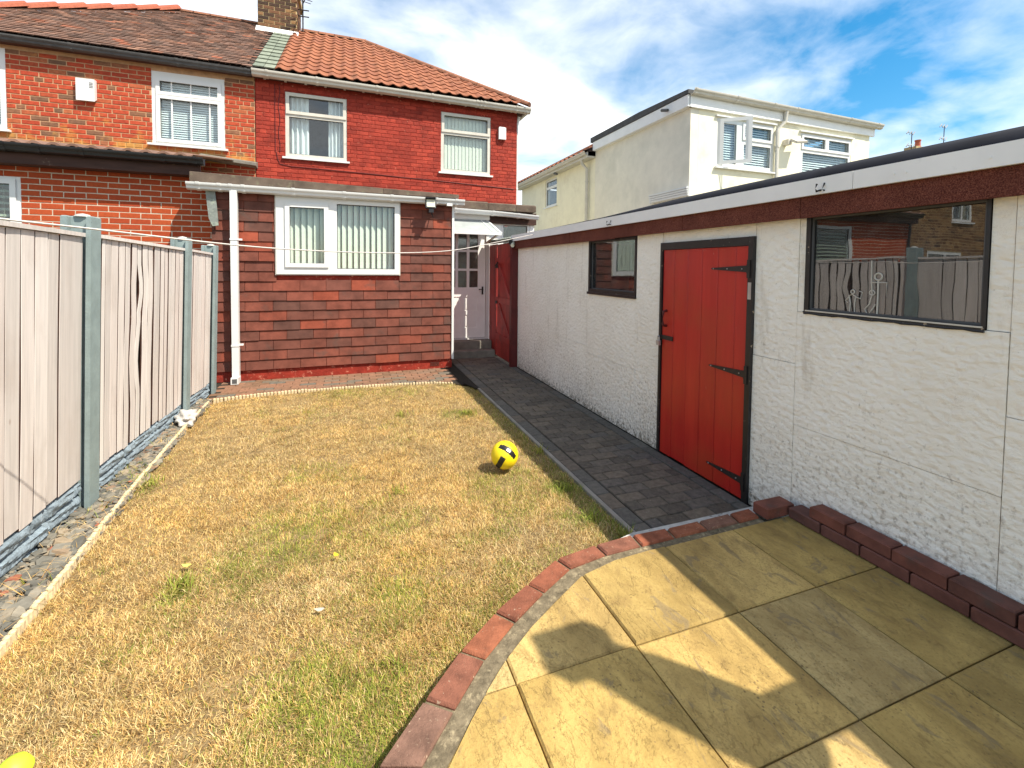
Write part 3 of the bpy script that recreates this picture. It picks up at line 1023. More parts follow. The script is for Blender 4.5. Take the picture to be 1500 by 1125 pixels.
for px, py, pr, pa in GP:
    gr = np.maximum(gr, pa * np.exp(-((gx - px) ** 2 + (gy - py) ** 2) / (pr * pr)) * (0.5 + 0.9 * vnoise(gx, gy, 9, 21)))
dk = seg_dist(KO, gx, gy)
gr = np.maximum(gr, 0.55 * np.exp(-(dk / 0.24) ** 2) * (gx < 0.8) * (0.4 + vnoise(gx, gy, 5, 23)))
gr = np.maximum(gr, 0.55 * np.clip((gx - 1.30) / 0.25, 0, 1))
lie = 0.88 - 0.35 * gr
tag(grass('grass', gx, gy, -0.012, 0.013, 0.036, 0.0022, np.clip(gr, 0, 0.92), lie, M['grass']), kind='stuff')

# greener weed tufts along the edges
wx, wy = [], []
for px, py, pr, k_ in ((1.50, 2.90, .07, 150), (1.46, 2.50, .06, 110), (1.56, 2.25, .05, 90), (1.25, 4.80, .09, 170), (-0.80, 2.62, .055, 150), (-1.37, 3.95, .06, 110), (-1.56, 4.25, .08, 90), (-1.50, 3.6, .05, 50), (0.33, 3.25, .05, 50), (0.55, 4.95, .07, 70), (0.16, 1.78, .05, 60), (1.58, 3.6, .05, 60)):
    wx.append(rng.normal(px, pr * .6, k_))
    wy.append(rng.normal(py, pr * .6, k_))
wx, wy = np.concatenate(wx), np.concatenate(wy)
tag(grass('weed_tufts', wx, wy, -0.01, 0.035, 0.085, 0.0042, np.full(len(wx), .92), np.full(len(wx), .62), M['grass']), kind='stuff')

# path of dark blocks along the garage, red blocks along the extension
def paver_mesh(w, l, h, var, mat, name='paving_block'):
    key = ('pave', round(w, 3), round(l, 3), var, mat.name)
    if key in BR:
        return BR[key]
    rr = random.Random(var * 31 + int(w * 1000))
    b = MB()
    a, c = w / 2, l / 2
    dz = [rr.uniform(-.0015, .0015) for _ in range(4)]
    vs = [(-a, -c, -h), (a, -c, -h), (a, c, -h), (-a, c, -h)]
    vs += [(x, y, -.006) for x, y in ((-a, -c), (a, -c), (a, c), (-a, c))]
    vs += [(x, y, d) for (x, y), d in zip(((-a + .005, -c + .005), (a - .005, -c + .005), (a - .005, c - .005), (-a + .005, c - .005)), dz)]
    fs = []
    for k in (0, 4):
        for i in range(4):
            q = (i + 1) % 4
            fs.append((k + i, k + q, k + q + 4, k + i + 4))
    fs.append((8, 9, 10, 11))
    me = bpy.data.meshes.new(name)
    me.from_pydata(vs, [], fs)
    me.materials.append(mat)
    BR[key] = me
    return me


mb = MB()
mb.add([(1.63, 2.10, -0.012), (2.60, 2.10, -0.012), (2.60, 8.2, -0.012), (1.50, 8.2, -0.012), (1.50, 6.15, -0.012), (1.63, 5.7, -0.012)], [(0, 1, 2, 3, 4, 5)])
path = tag(obj('path', mb, M['sand'], None, (2.1, 4.5, -0.012)), kind='structure')
nblk = 0
y = 2.15
while y < 7.75:                                          # lengthwise borders
    for x, w in ((1.705, 0.118), (2.515, 0.10)):
        piece('paving_block', paver_mesh(w - .006, 0.194, .04, nblk % 4, M['blockgrey'] if random.random() < .7 else M['block']), path, (x, y + .1, 0.001 + random.uniform(-.002, .002)), (random.uniform(-.01, .01), random.uniform(-.012, .012), random.uniform(-.01, .01)))
        nblk += 1
    y += 0.2
y, row = 2.15, 0
while y < 7.75:
    xs_ = [1.772, 1.872, 2.072, 2.272, 2.462] if row % 2 else [1.772, 1.972, 2.172, 2.372, 2.462]
    for a, b in zip(xs_[:-1], xs_[1:]):
        piece('paving_block', paver_mesh(round(b - a, 2) - .007, 0.112 - .006, .04, nblk % 4, M['block']), path, ((a + b) / 2, y + .056, random.uniform(-.003, .002)), (random.uniform(-.018, .018), random.uniform(-.014, .014), random.uniform(-.012, .012)))
        nblk += 1
    y += 0.112
    row += 1

mb = MB()
ap = [(-1.66, 6.17), (-1.40, 6.19), (-1.03, 6.27), (-0.09, 6.33), (0.785, 6.275), (1.12, 6.225), (1.38, 6.12), (1.50, 6.0), (1.50, 7.2), (-1.70, 7.2)]
mb.add([(x, y, -0.010) for x, y in ap], [tuple(range(len(ap)))])
apron = tag(obj('pavement', mb, M['sand'], None, (0, 6.7, -0.01)), kind='structure')
row = 0
y = 6.22
while y < 7.06:
    x = -1.62 + (row % 2) * 0.1
    while x < 1.42:
        cxm, cym = x + .1, y + .05
        if inside(ap, np.array([x + .02, x + .18]), np.array([y + .01, y + .01])).all():
            piece('paving_block', paver_mesh(0.194, 0.094, .03, row % 4, M['redblock']), apron, (cxm, cym, 0.0), (random.uniform(-.012, .012), random.uniform(-.012, .012), random.uniform(-.01, .01)))
        x += 0.2
    y += 0.1
    row += 1
# low rope-topped edging along the lawn
edge = thing('lawn_edging', (-0.2, 6.3, 0), 'pale scalloped edging strip between the parched lawn and the reddish paving and slate', 'edging')
path1 = [(-1.62, 6.13), (-1.40, 6.165), (-1.03, 6.245), (-0.5, 6.292), (-0.09, 6.31), (0.4, 6.29), (0.785, 6.255), (1.10, 6.21), (1.36, 6.11)]
path2 = [(-1.345, 0.8), (-1.345, 2.365), (-1.367, 2.886), (-1.442, 3.9), (-1.50, 5.2), (-1.515, 6.02)]
for pth, stp in ((path1, 0.036), (path2, 0.030)):
    e = MB()
    for (x0, y0), (x1, y1) in zip(pth[:-1], pth[1:]):
        L = math.hypot(x1 - x0, y1 - y0)
        k = int(L / stp)
        for i in range(k):
            t_ = (i + .5) / k
            x, y = x0 + (x1 - x0) * t_ + random.uniform(-.003, .003), y0 + (y1 - y0) * t_
            h_ = (0.030 if pth is path1 else 0.042) + random.uniform(-.004, .003)
            if pth is path1 and x > -0.5:
                h_ -= 0.012
            ang = math.atan2(y1 - y0, x1 - x0)
            r0 = stp * 0.47
            ring = [(x + r0 * math.cos(a) * (1.0), y + r0 * math.sin(a)) for a in [j * math.pi / 3 + ang for j in range(6)]]
            vs = [(p[0], p[1], -.03) for p in ring] + [(p[0], p[1], h_ - .006) for p in ring] + [(x + (p[0] - x) * .6, y + (p[1] - y) * .6, h_) for p in ring]
            fs = [(j + s, (j + 1) % 6 + s, (j + 1) % 6 + s + 6, j + s + 6) for s in (0, 6) for j in range(6)] + [(12, 13, 14, 15, 16, 17)]
            e.add(vs, fs)
    tag(obj('edging_strip', e, M['edging'], edge), kind='stuff')

# pale concrete strip between lawn and path, and across the end of the path
mb = MB()
mb.cbox(1.605, 1.638, 2.145, 5.72, -0.05, 0.012)
s1 = obj('path_edging', mb, M['conc'], None, (1.62, 4, 0))
tag(s1, 'thin grey concrete edging between the lawn and the dark block path', 'edging')
mb = MB()
mb.prism([(1.42, 2.068), (2.575, 2.064), (2.575, 2.135), (1.52, 2.140), (1.42, 2.115)], -0.03, 0.095, 'z')
s2 = obj('concrete_strip', mb, M['palestrip'], None, (2.05, 2.24, 0))
tag(s2, 'chipped pale concrete strip across the near end of the dark path below the red door', 'strip')

# patio: kerb bricks, cement band, slabs
mb = MB()
pp = KM + [(2.57, 1.94), (2.57, -1.13)]
mb.add([(x, y, ZP - 0.018) for x, y in pp], [tuple(range(len(pp)))])
patio = tag(obj('patio', mb, M['sand'], None, (1.6, 1.2, ZP - 0.018)), kind='structure')
mb = MB()
vs = [(x, y, ZP - 0.006) for x, y in KI] + [(x, y, ZP - 0.009) for x, y in KM]
nK = len(KI)
mb.add(vs, [(i, i + 1, nK + i + 1, nK + i) for i in range(nK - 1)])
obj('cement_band', mb, M['mortarband'], patio)
mb = MB()
vs = [(x, y, ZP - 0.008) for x, y in KO] + [(x, y, ZP - 0.008) for x, y in KI] + [(x, y, -0.05) for x, y in KO]
mb.add(vs, [(i, i + 1, nK + i + 1, nK + i) for i in range(nK - 1)] + [(i, i + 1, 2 * nK + i + 1, 2 * nK + i) for i in range(nK - 1)])
obj('kerb_bed', mb, M['mortarband'], patio)
kerb = thing('brick_kerb', (1.0, 2.1, 0), 'curved row of red kerb bricks edging the buff slab patio', 'kerb')
for i in range(nK - 1):
    o0, o1, i0, i1 = [Vector((*p, 0)) for p in (KO[i], KO[i + 1], KI[i], KI[i + 1])]
    if (o1 - o0).length > 0.32:
        continue
    g_ = 0.006
    d = (o1 - o0).normalized() * g_
    di = (i1 - i0).normalized() * g_
    c = [o0 + d, o1 - d, i1 - di, i0 + di]
    cen = sum(c, Vector()) / 4
    zt = ZP + 0.006 + random.uniform(-.002, .003)
    rr = [(p + Vector((random.uniform(-.002, .002), random.uniform(-.002, .002), 0))) for p in c]
    vs = [(p.x, p.y, ZP - 0.075) for p in rr] + [(p.x, p.y, zt - .009) for p in rr] + [((p + (cen - p).normalized() * .009).x, (p + (cen - p).normalized() * .009).y, zt + random.uniform(-.001, .001)) for p in rr]
    b = MB()
    b.add(vs, [(j + s, (j + 1) % 4 + s, (j + 1) % 4 + s + 4, j + s + 4) for s in (0, 4) for j in range(4)] + [(8, 9, 10, 11)])
    obj('brick', b, M['kerbbrick'], kerb, cen)


def clip_poly(poly, a, b):
    """keep the part of poly on the right of the line a->b"""
    out = []
    n = len(poly)
    def side(p):
        return (b[0] - a[0]) * (p[1] - a[1]) - (b[1] - a[1]) * (p[0] - a[0])
    for i in range(n):
        p, q = poly[i], poly[(i + 1) % n]
        sp_, sq = side(p), side(q)
        if sp_ <= 0:
            out.append(p)
        if (sp_ < 0 < sq) or (sq < 0 < sp_):
            t_ = sp_ / (sp_ - sq)
            out.append((p[0] + (q[0] - p[0]) * t_, p[1] + (q[1] - p[1]) * t_))
    return out


XJ = [v * KS for v in (-0.46, 0.06, 0.590, 1.122, 1.680, 2.180, 2.72)]
YJ = [v * KS for v in (2.30, 1.535, 1.012, 0.49, -0.03, -0.55, -1.07)]
cnt = 0
for i in range(len(XJ) - 1):
    for j in range(len(YJ) - 1):
        gz = 0.0027
        poly = [(XJ[i] + gz, YJ[j + 1] + gz), (XJ[i + 1] - gz, YJ[j + 1] + gz), (XJ[i + 1] - gz, YJ[j] - gz), (XJ[i] + gz, YJ[j] - gz)]
        for a, b in zip(KM[:-1], KM[1:]):
            poly = clip_poly(poly, a, b)
            if len(poly) < 3:
                break
        if len(poly) < 3:
            continue
        cxp = sum(p[0] for p in poly) / len(poly)
        cyp = sum(p[1] for p in poly) / len(poly)
        n = len(poly)
        zb_ = random.uniform(-.003, .003)
        zz_ = [ZP + zb_ + random.uniform(-.002, .002) for _ in poly]
        vs = [(x, y, ZP - .04) for x, y in poly] + [(x, y, ZP - .007) for x, y in poly]
        ins = []
        for (x, y), z in zip(poly, zz_):
            dx, dy = cxp - x, cyp - y
            L = math.hypot(dx, dy)
            ins.append((x + dx / L * .009, y + dy / L * .009, z))
        vs += ins
        b = MB()
        b.add(vs, [(q + s, (q + 1) % n + s, (q + 1) % n + s + n, q + s + n) for s in (0, n) for q in range(n)] + [tuple(range(2 * n, 3 * n))])
        obj('slab', b, M['slab'], patio, (cxp, cyp, ZP))
        cnt += 1

# stepped brick edging along the garage wall
edg = thing('brick_edging', (2.62, 1.5, ZP), 'two stepped courses of loose red bricks along the foot of the white garage wall', 'edging')


def loose_brick(x0, x1, y0, y1, z0, z1, m, par):
    b = MB()
    c = ((x0 + x1) / 2, (y0 + y1) / 2, (z0 + z1) / 2)
    e = 0.006
    def rg(d, z):
        return [(x0 + d, y0 + d, z), (x1 - d, y0 + d, z), (x1 - d, y1 - d, z), (x0 + d, y1 - d, z)]
    vs = rg(e, z0) + rg(0, z0 + e) + rg(0, z1 - e) + rg(e, z1)
    fs = [(3, 2, 1, 0), (12, 13, 14, 15)] + [(k + i, k + (i + 1) % 4, k + (i + 1) % 4 + 4, k + i + 4) for k in (0, 4, 8) for i in range(4)]
    b.add(vs, fs)
    o = obj('brick', b, m, par, c)
    o.rotation_euler = (random.uniform(-.01, .01), random.uniform(-.012, .012), random.uniform(-.015, .015))
    return o


XI = 2.472
loose_brick(2.315, 2.53, 1.935, 2.035, ZP, ZP + .068, M['edgebrick'], edg)
ys = [1.925, 1.73, 1.525, 1.305, 1.085, 0.87, 0.655, 0.44, 0.225, 0.01]
for a, b in zip(ys[:-1], ys[1:]):
    loose_brick(XI + random.uniform(-.004, .004), 2.572, b + .004, a - .004, ZP + .001, ZP + .064, M['edgebrick'], edg)
ys = [1.80, 1.60, 1.386, 1.165, 0.945, 0.725, 0.51, 0.295, 0.08]
for a, b in zip(ys[:-1], ys[1:]):
    loose_brick(XI + .002 + random.uniform(-.005, .005), 2.572, b + .004, a - .004, ZP + .066, ZP + .131, M['edgebrick'], edg)

# slate chippings between the fence and the lawn
mb = MB()
mb.add([(-1.80, 0.6, -0.02), (-1.33, 0.6, -0.02), (-1.35, 2.9, -0.015), (-1.43, 3.9, -0.015), (-1.50, 6.2, -0.01), (-1.80, 6.2, -0.01)], [(0, 1, 2, 3, 4, 5)])
bed = tag(obj('slate_bed', mb, M['soil'], None, (-1.55, 3.5, -0.02)), kind='structure')
chips = []
for v in range(8):
    rr = random.Random(90 + v)
    n = rr.choice([5, 6, 7])
    asp = rr.uniform(0.5, 0.9)
    ring = [(math.cos(2 * math.pi * k / n + rr.uniform(-.3, .3)) * rr.uniform(.75, 1.1), math.sin(2 * math.pi * k / n + rr.uniform(-.3, .3)) * asp * rr.uniform(.75, 1.1)) for k in range(n)]
    th = rr.uniform(.10, .2)
    vs = [(x, y, -th) for x, y in ring] + [(x * .94, y * .94, th + rr.uniform(-.04, .04)) for x, y in ring]
    me = bpy.data.meshes.new('slate_chip')
    me.from_pydata(vs, [], [(k, (k + 1) % n, (k + 1) % n + n, k + n) for k in range(n)] + [tuple(range(n, 2 * n))])
    me.materials.append(M['slate'])
    chips.append(me)
cl = []
for i in range(2600):
    y = random.uniform(2.0, 6.15)
    lo, hi = -1.66, (-1.36 if y < 2.9 else -1.36 - (y - 2.9) * 0.045)
    cl.append((random.uniform(lo + .02, hi - .02), y, random.uniform(.016, .042) * (1.6 if random.random() < .14 else 1), i))
near = sorted(cl, key=lambda c: c[1] - c[2] * 25)
rest = MB()
for k, (x, y, s_, i) in enumerate(near):
    me = chips[i % 8]
    z = random.uniform(0.0, 0.030)
    ro = (random.uniform(-.35, .35), random.uniform(-.35, .35), random.uniform(0, 6.28))
    if k < 290:
        piece('slate_chip', me, bed, (x, y, z + .008), ro, (s_, s_, s_))
    else:
        mt = Matrix.Translation((x, y, z)) @ Matrix.Rotation(ro[2], 4, 'Z') @ Matrix.Rotation(ro[0], 4, 'X') @ Matrix.Rotation(ro[1], 4, 'Y') @ Matrix.Scale(s_, 4)
        rest.add([mt @ v.co for v in me.vertices], [tuple(p.vertices) for p in me.polygons])
obj('slate_chippings', rest, M['slate'], bed, kind='stuff')
# dry stems and weeds on the slates
n = 1500
sx = rng.uniform(-1.64, -1.36, n)
sy = rng.uniform(2.0, 6.1, n)
kk = vnoise(sx, sy, 4, 31) > 0.45
grs = np.where(np.exp(-((sy - 4.1) / .35) ** 2) * rng.random(n) > 0.3, 0.9, 0.08)
tag(grass('dry_stems', sx[kk], sy[kk], 0.02, 0.03, 0.11, 0.0026, grs[kk], np.full(kk.sum(), 1.1), M['grass']), kind='stuff')


# ---------------------------------------------------------------- red house
def hipped(mb, x0, x1, y0, y1, z0, rx0, rx1, ry, rz, off=0.0):
    """hipped roof; rx0/rx1 ridge ends (equal to x0/x1 for a plain end)"""
    z0 -= off
    rz -= off
    vs = [(x0, y0, z0), (x1, y0, z0), (x1, y1, z0), (x0, y1, z0), (rx0, ry, rz), (rx1, ry, rz)]
    mb.add(vs, [(0, 1, 5, 4), (2, 3, 4, 5), (1, 2, 5), (3, 0, 4), (3, 2, 1, 0)])
    return mb


YM = 9.6
red = thing('red_house', (1.0, 9.6, 0), 'red painted brick semi-detached house with orange pantile roof and tile-clad rear extension', 'house')
W1 = (-1.105, -0.012, 3.665, 4.885)
W2 = (1.852, 2.945, 3.625, 4.885)
wall = obj('wall', holed('-Y', YM, -1.60, 3.56, 0, 5.12, -0.25, 0, [W1, W2]), M['paintmortar'], red)
mb = MB()
mb.box(3.30, 3.555, YM + .252, 15.5, 0, 5.1)
mb.box(-1.60, 3.29, 15.25, 15.5, 0, 5.1)
mb.box(-1.62, -1.605, YM + .252, 15.2, 0, 5.1)
mb.box(-1.58, 3.29, YM + .26, 15.2, 2.95, 3.0)
obj('side_wall', mb, M['greycream'], red)
mb = MB()
mb.box(-1.58, 3.28, YM + 2.2, YM + 2.25, 3.02, 5.1)
obj('room_wall', mb, M['wallint'], red)
lst = brick_list(-1.60, 3.56, 2.90, 5.0, 0.235, 0.0775, 0.011, [W1, W2], 6, -1.60)
lay_bricks(wall, '-Y', YM, lst, M['paintbrick'], 0.005, 0.004, 300, lambda u, z: z > 3.0 and not (u < 1.6 and z < 3.05))
win = window(red, '-Y', YM, *W1, [(W1[0] + .065, W1[1] - .065, 4.53, 4.82), (W1[0] + .065, W1[1] - .065, 3.735, 4.43)], M['upvc_old'], M['glass'], sash=(0,), sillm=M['upvc'])
curtain(win, YM, W1[0] + .03, W1[0] + .40, 3.70, 4.86, 4, M['curtain'])
curtain(win, YM, W1[1] - .34, W1[1] - .03, 3.70, 4.86, 4, M['curtain'])
win = window(red, '-Y', YM, *W2, [(W2[0] + .065, W2[1] - .065, 4.52, 4.82), (W2[0] + .065, W2[1] - .065, 3.695, 4.42)], M['upvc_old'], M['glass'], sash=(0,), sillm=M['upvc'])
vblinds(win, '-Y', YM, W2[0] + .02, W2[1] - .02, 3.66, 4.86, 0.078, 0.25, M['blind'])
# cables down the wall, rafter feet
cb = MB()
for x, dx in ((-1.275, .0), (-1.205, .015)):
    pts = [(x + dx * math.sin(k * 1.7), YM - .012, 5.0 - k * .14) for k in range(10)]
    cb.tube(pts, .006, 5)
cb.tube([(-1.26, YM - .012, 3.74), (-1.24, YM - .012, 3.62), (-1.20, YM - .012, 3.52), (-1.0, YM - .012, 3.49), (0.2, YM - .012, 3.47), (2.0, YM - .012, 3.42), (3.5, YM - .012, 3.37)], .007, 5)
obj('wall_cable', cb, M['maroon'], red)
mb = MB()
mb.box(-1.62, 3.70, 9.47, YM - .001, 5.055, 5.075)
mb.box(-1.62, 3.70, 9.445, 9.47, 5.055, 5.17)
mb.box(3.565, 3.70, YM, 15.6, 5.055, 5.075)
mb.box(3.68, 3.70, YM, 15.6, 5.08, 5.17)
obj('soffit', mb, M['soffit'], red)
for k in range(15):
    m_ = MB()
    x = -1.45 + k * 0.345
    m_.box(x, x + .04, 9.50, 9.535, 5.03, 5.054)
    obj('rafter_foot', m_, M['upvc_old'], red, (x, 9.5, 5.03))
YE0, YRI = 9.36, 12.55
ZE, ZR = 5.165, 7.40
RX = 0.44
mb = MB()
hipped(mb, -1.60, 3.74, YE0, 2 * YRI - YE0, ZE, -1.60, RX, YRI, ZR, 0.05)
roof = obj('roof', mb, M['underlay'], red)
SL = math.hypot(YRI - YE0, ZR - ZE)
sv = Vector((0, YRI - YE0, ZR - ZE)) / SL                    # up the slope
nv = Vector((0, -(ZR - ZE), YRI - YE0)) / SL                 # out of the slope
NR = 13
EXP = SL / NR


def tile_verts(x0, w, row, clampx=None):
    """one pantile: S profile across, lipped front edge"""
    n = 9
    lo, hi = row * EXP - .012, (row + 1) * EXP + .05
    top, fr = [], []
    V = []
    for end in (0, 1):
        for k in range(n):
            tt = k / (n - 1)
            x = x0 + w * tt
            if clampx is not None:
                x = min(x, clampx[end])
            prof = 0.030 * (0.5 - 0.5 * math.cos(2 * math.pi * min(1, tt / 0.62))) if tt < 0.62 else -0.006 * math.sin(math.pi * (tt - .62) / .38)
            s_ = lo if end == 0 else hi
            h_ = (0.022 if end == 0 else 0.0) + prof + 0.012
            V.append(Vector((x, YE0, ZE)) + sv * s_ + nv * h_)
    for k in range(n):
        V.append(V[k] - nv * 0.016)
    F = [(k, k + 1, n + k + 1, n + k) for k in range(n - 1)] + [(k + 1, k, 2 * n + k, 2 * n + k + 1) for k in range(n - 1)]
    return V, F


TM = {}
tw = 0.224
for r_ in range(NR):
    hipx0 = 3.74 - (3.74 - RX) * (r_ * EXP / SL)
    hipx1 = 3.74 - (3.74 - RX) * ((r_ + 1) * EXP / SL)
    x = -1.235
    while x < hipx0:
        V, F = tile_verts(x, tw + .006, r_, (hipx0, hipx1) if x + tw > hipx1 else None)
        o0 = V[0]
        full = x + tw <= hipx1
        if full and 'f' in TM:
            me = TM['f']
        else:
            me = bpy.data.meshes.new('roof_tile')
            me.from_pydata([tuple(v - o0) for v in V], [], F)
            me.materials.append(M['pantile'])
            me.polygons.foreach_set('use_smooth', [True] * len(me.polygons))
            me.set_sharp_from_angle(angle=R(50))
            if full:
                TM['f'] = me
        piece('roof_tile', me, roof, o0 + Vector((0, 0, random.uniform(-.003, .003))))
        x += tw
    # greenish bonding strip on the party line
    for x in (-1.60, -1.42):
        b = MB()
        p0, p1 = Vector((x + .004, YE0, ZE)) + sv * (r_ * EXP - .01), Vector((x + .180, YE0, ZE)) + sv * ((r_ + 1) * EXP + .04)
        vs = [Vector((x + .004, YE0, ZE)) + sv * (r_ * EXP - .01) + nv * .034, Vector((x + .178, YE0, ZE)) + sv * (r_ * EXP - .01) + nv * .034,
              Vector((x + .178, YE0, ZE)) + sv * ((r_ + 1) * EXP + .03) + nv * .012, Vector((x + .004, YE0, ZE)) + sv * ((r_ + 1) * EXP + .03) + nv * .012]
        vs += [v - nv * .02 for v in vs[:2]]
        b.add(vs, [(0, 1, 2, 3), (0, 4, 5, 1)])
        obj('green_tile', b, M['greentile'], roof, vs[0])


def ridge_run(par, a, b, n, m, r=0.11, name='ridge_tile', step=0.0):
    a, b = Vector(a), Vector(b)
    d = (b - a).normalized()
    s = d.cross(Vector((0, 0, 1))).normalized()
    u = s.cross(d)
    L = (b - a).length / n
    for i in range(n):
        p, q = a + d * (i * L - .01), a + d * ((i + 1) * L + .02)
        vs = []
        for e, pt in enumerate((p, q)):
            lift = step * (1 if e else 0)
            for k in range(7):
                t_ = math.pi * k / 6
                vs.append(pt + s * math.cos(t_) * r + u * (math.sin(t_) * r * .85 - .03 + lift))
        vs += [v * 1 for v in []]
        mb_ = MB()
        mb_.add(vs, [(k, k + 1, 8 + k, 7 + k) for k in range(6)] + [tuple(range(7)), tuple(range(13, 6, -1))])
        obj(name, mb_, m, par, p)


ridge_run(roof, (-1.05, YRI, ZR + .02), (RX, YRI, ZR + .02), 4, M['ridge_brown'], 0.10)
ridge_run(roof, (RX, YRI, ZR + .02), (3.74, YE0, ZE + .03), 11, M['ridge_brown'], 0.10)
gutter(red, (-1.62, 9.41, 5.10), (3.80, 9.41, 5.08), M['upvc_old'], 0.068, brackets=(.045, .20, .40, .60, .775, .79, .805, .94, .985))
gutter(red, (3.76, 9.40, 5.08), (3.76, 15.5, 5.08), M['upvc_old'], 0.06, axis='y', out=1)
pipe(red, [(3.62, 9.64, 5.0), (3.595, 9.70, 4.8), (3.595, 9.70, 0.1)], 0.034, M['upvc'], clips=[(3.595, 9.70, 3.4), (3.595, 9.70, 1.6)])
# chimney on the party line
ch = MB()
ch.box(-1.95, -1.12, 12.12, 13.0, 6.6, 9.3)
ch.box(-2.0, -1.07, 12.07, 13.05, 8.05, 8.18)
chim = obj('chimney', ch, M['brownmortar'], red, (-1.53, 12.5, 6.6))
lst = brick_list(-1.95, -1.12, 7.18, 8.04, 0.232, 0.082, 0.014, [], 0, -1.95)
lay_bricks(chim, '-Y', 12.12, lst, M['chimbrick'], 0.008, 0.004, 300)
lst = brick_list(12.12, 13.0, 7.18, 8.04, 0.232, 0.082, 0.014, [], 0, 12.12)
lay_bricks(chim, '+X', -1.12, lst, M['chimbrick'], 0.008, 0.004, 300)
mb = MB()
mb.add([(-1.98, 12.10, 7.02), (-1.09, 12.10, 7.02), (-1.09, 12.10, 7.17), (-1.98, 12.10, 7.17), (-1.98, 11.98, 7.005), (-1.09, 11.98, 7.005)], [(0, 1, 2, 3), (0, 4, 5, 1), (4, 3, 2, 5), (0, 3, 4), (1, 5, 2)])
obj('chimney_flashing', mb, M['whitepaint'], chim)
# television aerial strapped to the chimney
ae = thing('aerial', (-1.02, 12.2, 7.3), 'thin television aerial strapped to the brick chimney of the red house', 'aerial')
mb = MB()
mb.tube([(-1.0, 12.2, 7.25), (-1.0, 12.2, 9.6)], .018, 6)
obj('mast', mb, M['iron'], ae)
mb = MB()
mb.tube([(-1.0, 12.2, 7.9), (-0.80, 11.6, 7.95)], .012, 5)
for k in range(5):
    x, y = -0.98 + k * .04, 12.12 - k * .12
    mb.tube([(x - .16, y - .05, 7.92), (x + .16, y + .05, 7.92)], .009, 4)
for z in (7.6, 7.75, 8.1):
    mb.tube([(-1.12, 12.2, z), (-0.86, 12.14, z - .02)], .014, 5)
obj('aerial_bar', mb, M['iron'], ae)

# tile-clad extension
YX = 7.08
WE = (-0.942, 0.735, 1.487, 2.592)
EXL, EXR = -1.715, 1.56
ext = obj('extension_wall', holed('-Y', YX + .03, EXL, EXR, 0, 2.66, -0.2, 0, [WE]), M['paintmortar'], red)
mb = MB()
mb.box(EXL, EXL + .2, YX + .235, YM - .02, 0, 2.66)
mb.box(EXR - .2, EXR, YX + .235, YM - .02, 0, 2.66)
mb.box(EXL + .21, EXR - .21, YX + .24, YM - .02, 0.1, 0.14)
mb.box(EXL + .21, EXR - .21, YM - .06, YM - .03, 0.15, 2.6)
obj('extension_side', mb, M['paintmortar'], red)
RH = 0.1375


def wtile(w):
    key = ('wt', round(w, 2))
    if key in BR:
        return BR[key]
    w = round(w, 2)
    h = RH + .012
    a = w / 2
    b = MB()
    # hung tile: top edge tucked in, bottom edge standing proud
    pts = [(-a, .0, h), (a, .0, h), (a, -.017, 0), (-a, -.017, 0)]
    bk = [(x, y + .013, z) for x, y, z in pts]
    b.add(pts + bk, [(3, 2, 1, 0), (7, 6, 2, 3), (0, 4, 7, 3), (1, 2, 6, 5), (4, 5, 6, 7)])
    me = b.mesh('wall_tile')
    me.materials.append(M['walltile'])
    BR[key] = me
    return me


for k in range(18):
    zb = 0.150 + k * RH
    off = -1.337 + (0 if k % 2 == 0 else 0.1725)
    ivs = [(EXL, EXR)]
    zm = zb + .07
    if WE[2] - .03 < zm < WE[3]:
        ivs = [(EXL, WE[0] - .004), (WE[1] + .004, EXR)]
    u = off - 0.345 * 3
    while u < EXR:
        for a, b in ivs:
            c0, c1 = max(u + .003, a), min(u + .342, b)
            if c1 - c0 > 0.03:
                w = c1 - c0
                warp = random.random() < 0.06
                piece('wall_tile', wtile(w), ext, ((c0 + c1) / 2, YX + .020 - random.uniform(0, .004), zb + random.uniform(-.003, .003)),
                      (random.uniform(-.012, .012) - (0.05 if warp else 0), random.uniform(-.006, .006), random.uniform(-.006, .006)), (w / round(w, 2), 1, 1))
        u += 0.345
mb = MB()
mb.box(EXR - .012, EXR + .022, YX - .012, YX + .03, 0.145, 2.58)
obj('corner_trim', mb, M['upvc'], red)
mb = MB()
for i in range(6):
    for j in range(3):
        x, z = 1.22 + i * .024, 0.045 + j * .022
        mb.box(x, x + .014, YX + .020, YX + .028, z, z + .012)
obj('air_vent', mb, M['soffit'], red)
we = window(red, '-Y', YX, *WE, [(-0.775, -0.315, 1.635, 2.435), (-0.15, 0.665, 1.565, 2.505)], M['upvc'], M['glass'], sash=(0,), sill=0.0, depth=(-0.06, 0.022))
mb = MB()
holed('-Y', YX, WE[0] - .014, WE[1] + .014, WE[2] - .014, WE[3] + .012, -.03, .012, [WE], mb)
obj('window_trim', mb, M['upvc_old'], we)
vblinds(we, '-Y', YX, -0.80, -0.28, 1.60, 2.46, 0.083, 0.62, M['blind'], 0.11)
vblinds(we, '-Y', YX, -0.17, 0.69, 1.53, 2.53, 0.083, 0.62, M['blind'], 0.11)
gutter(red, (-1.96, YX - .095, 2.64), (1.72, YX - .095, 2.625), M['upvc'], 0.058, brackets=(.035, .10, .135, .175, .34, .52, .70, .88, .965))
mb = MB()
mb.box(-1.9, 1.62, YX - .03, YX + .01, 2.60, 2.70)
obj('fascia', mb, M['soffit'], red)
segs = [(-1.94, -0.72), (-0.715, 0.50), (0.505, 1.645)]
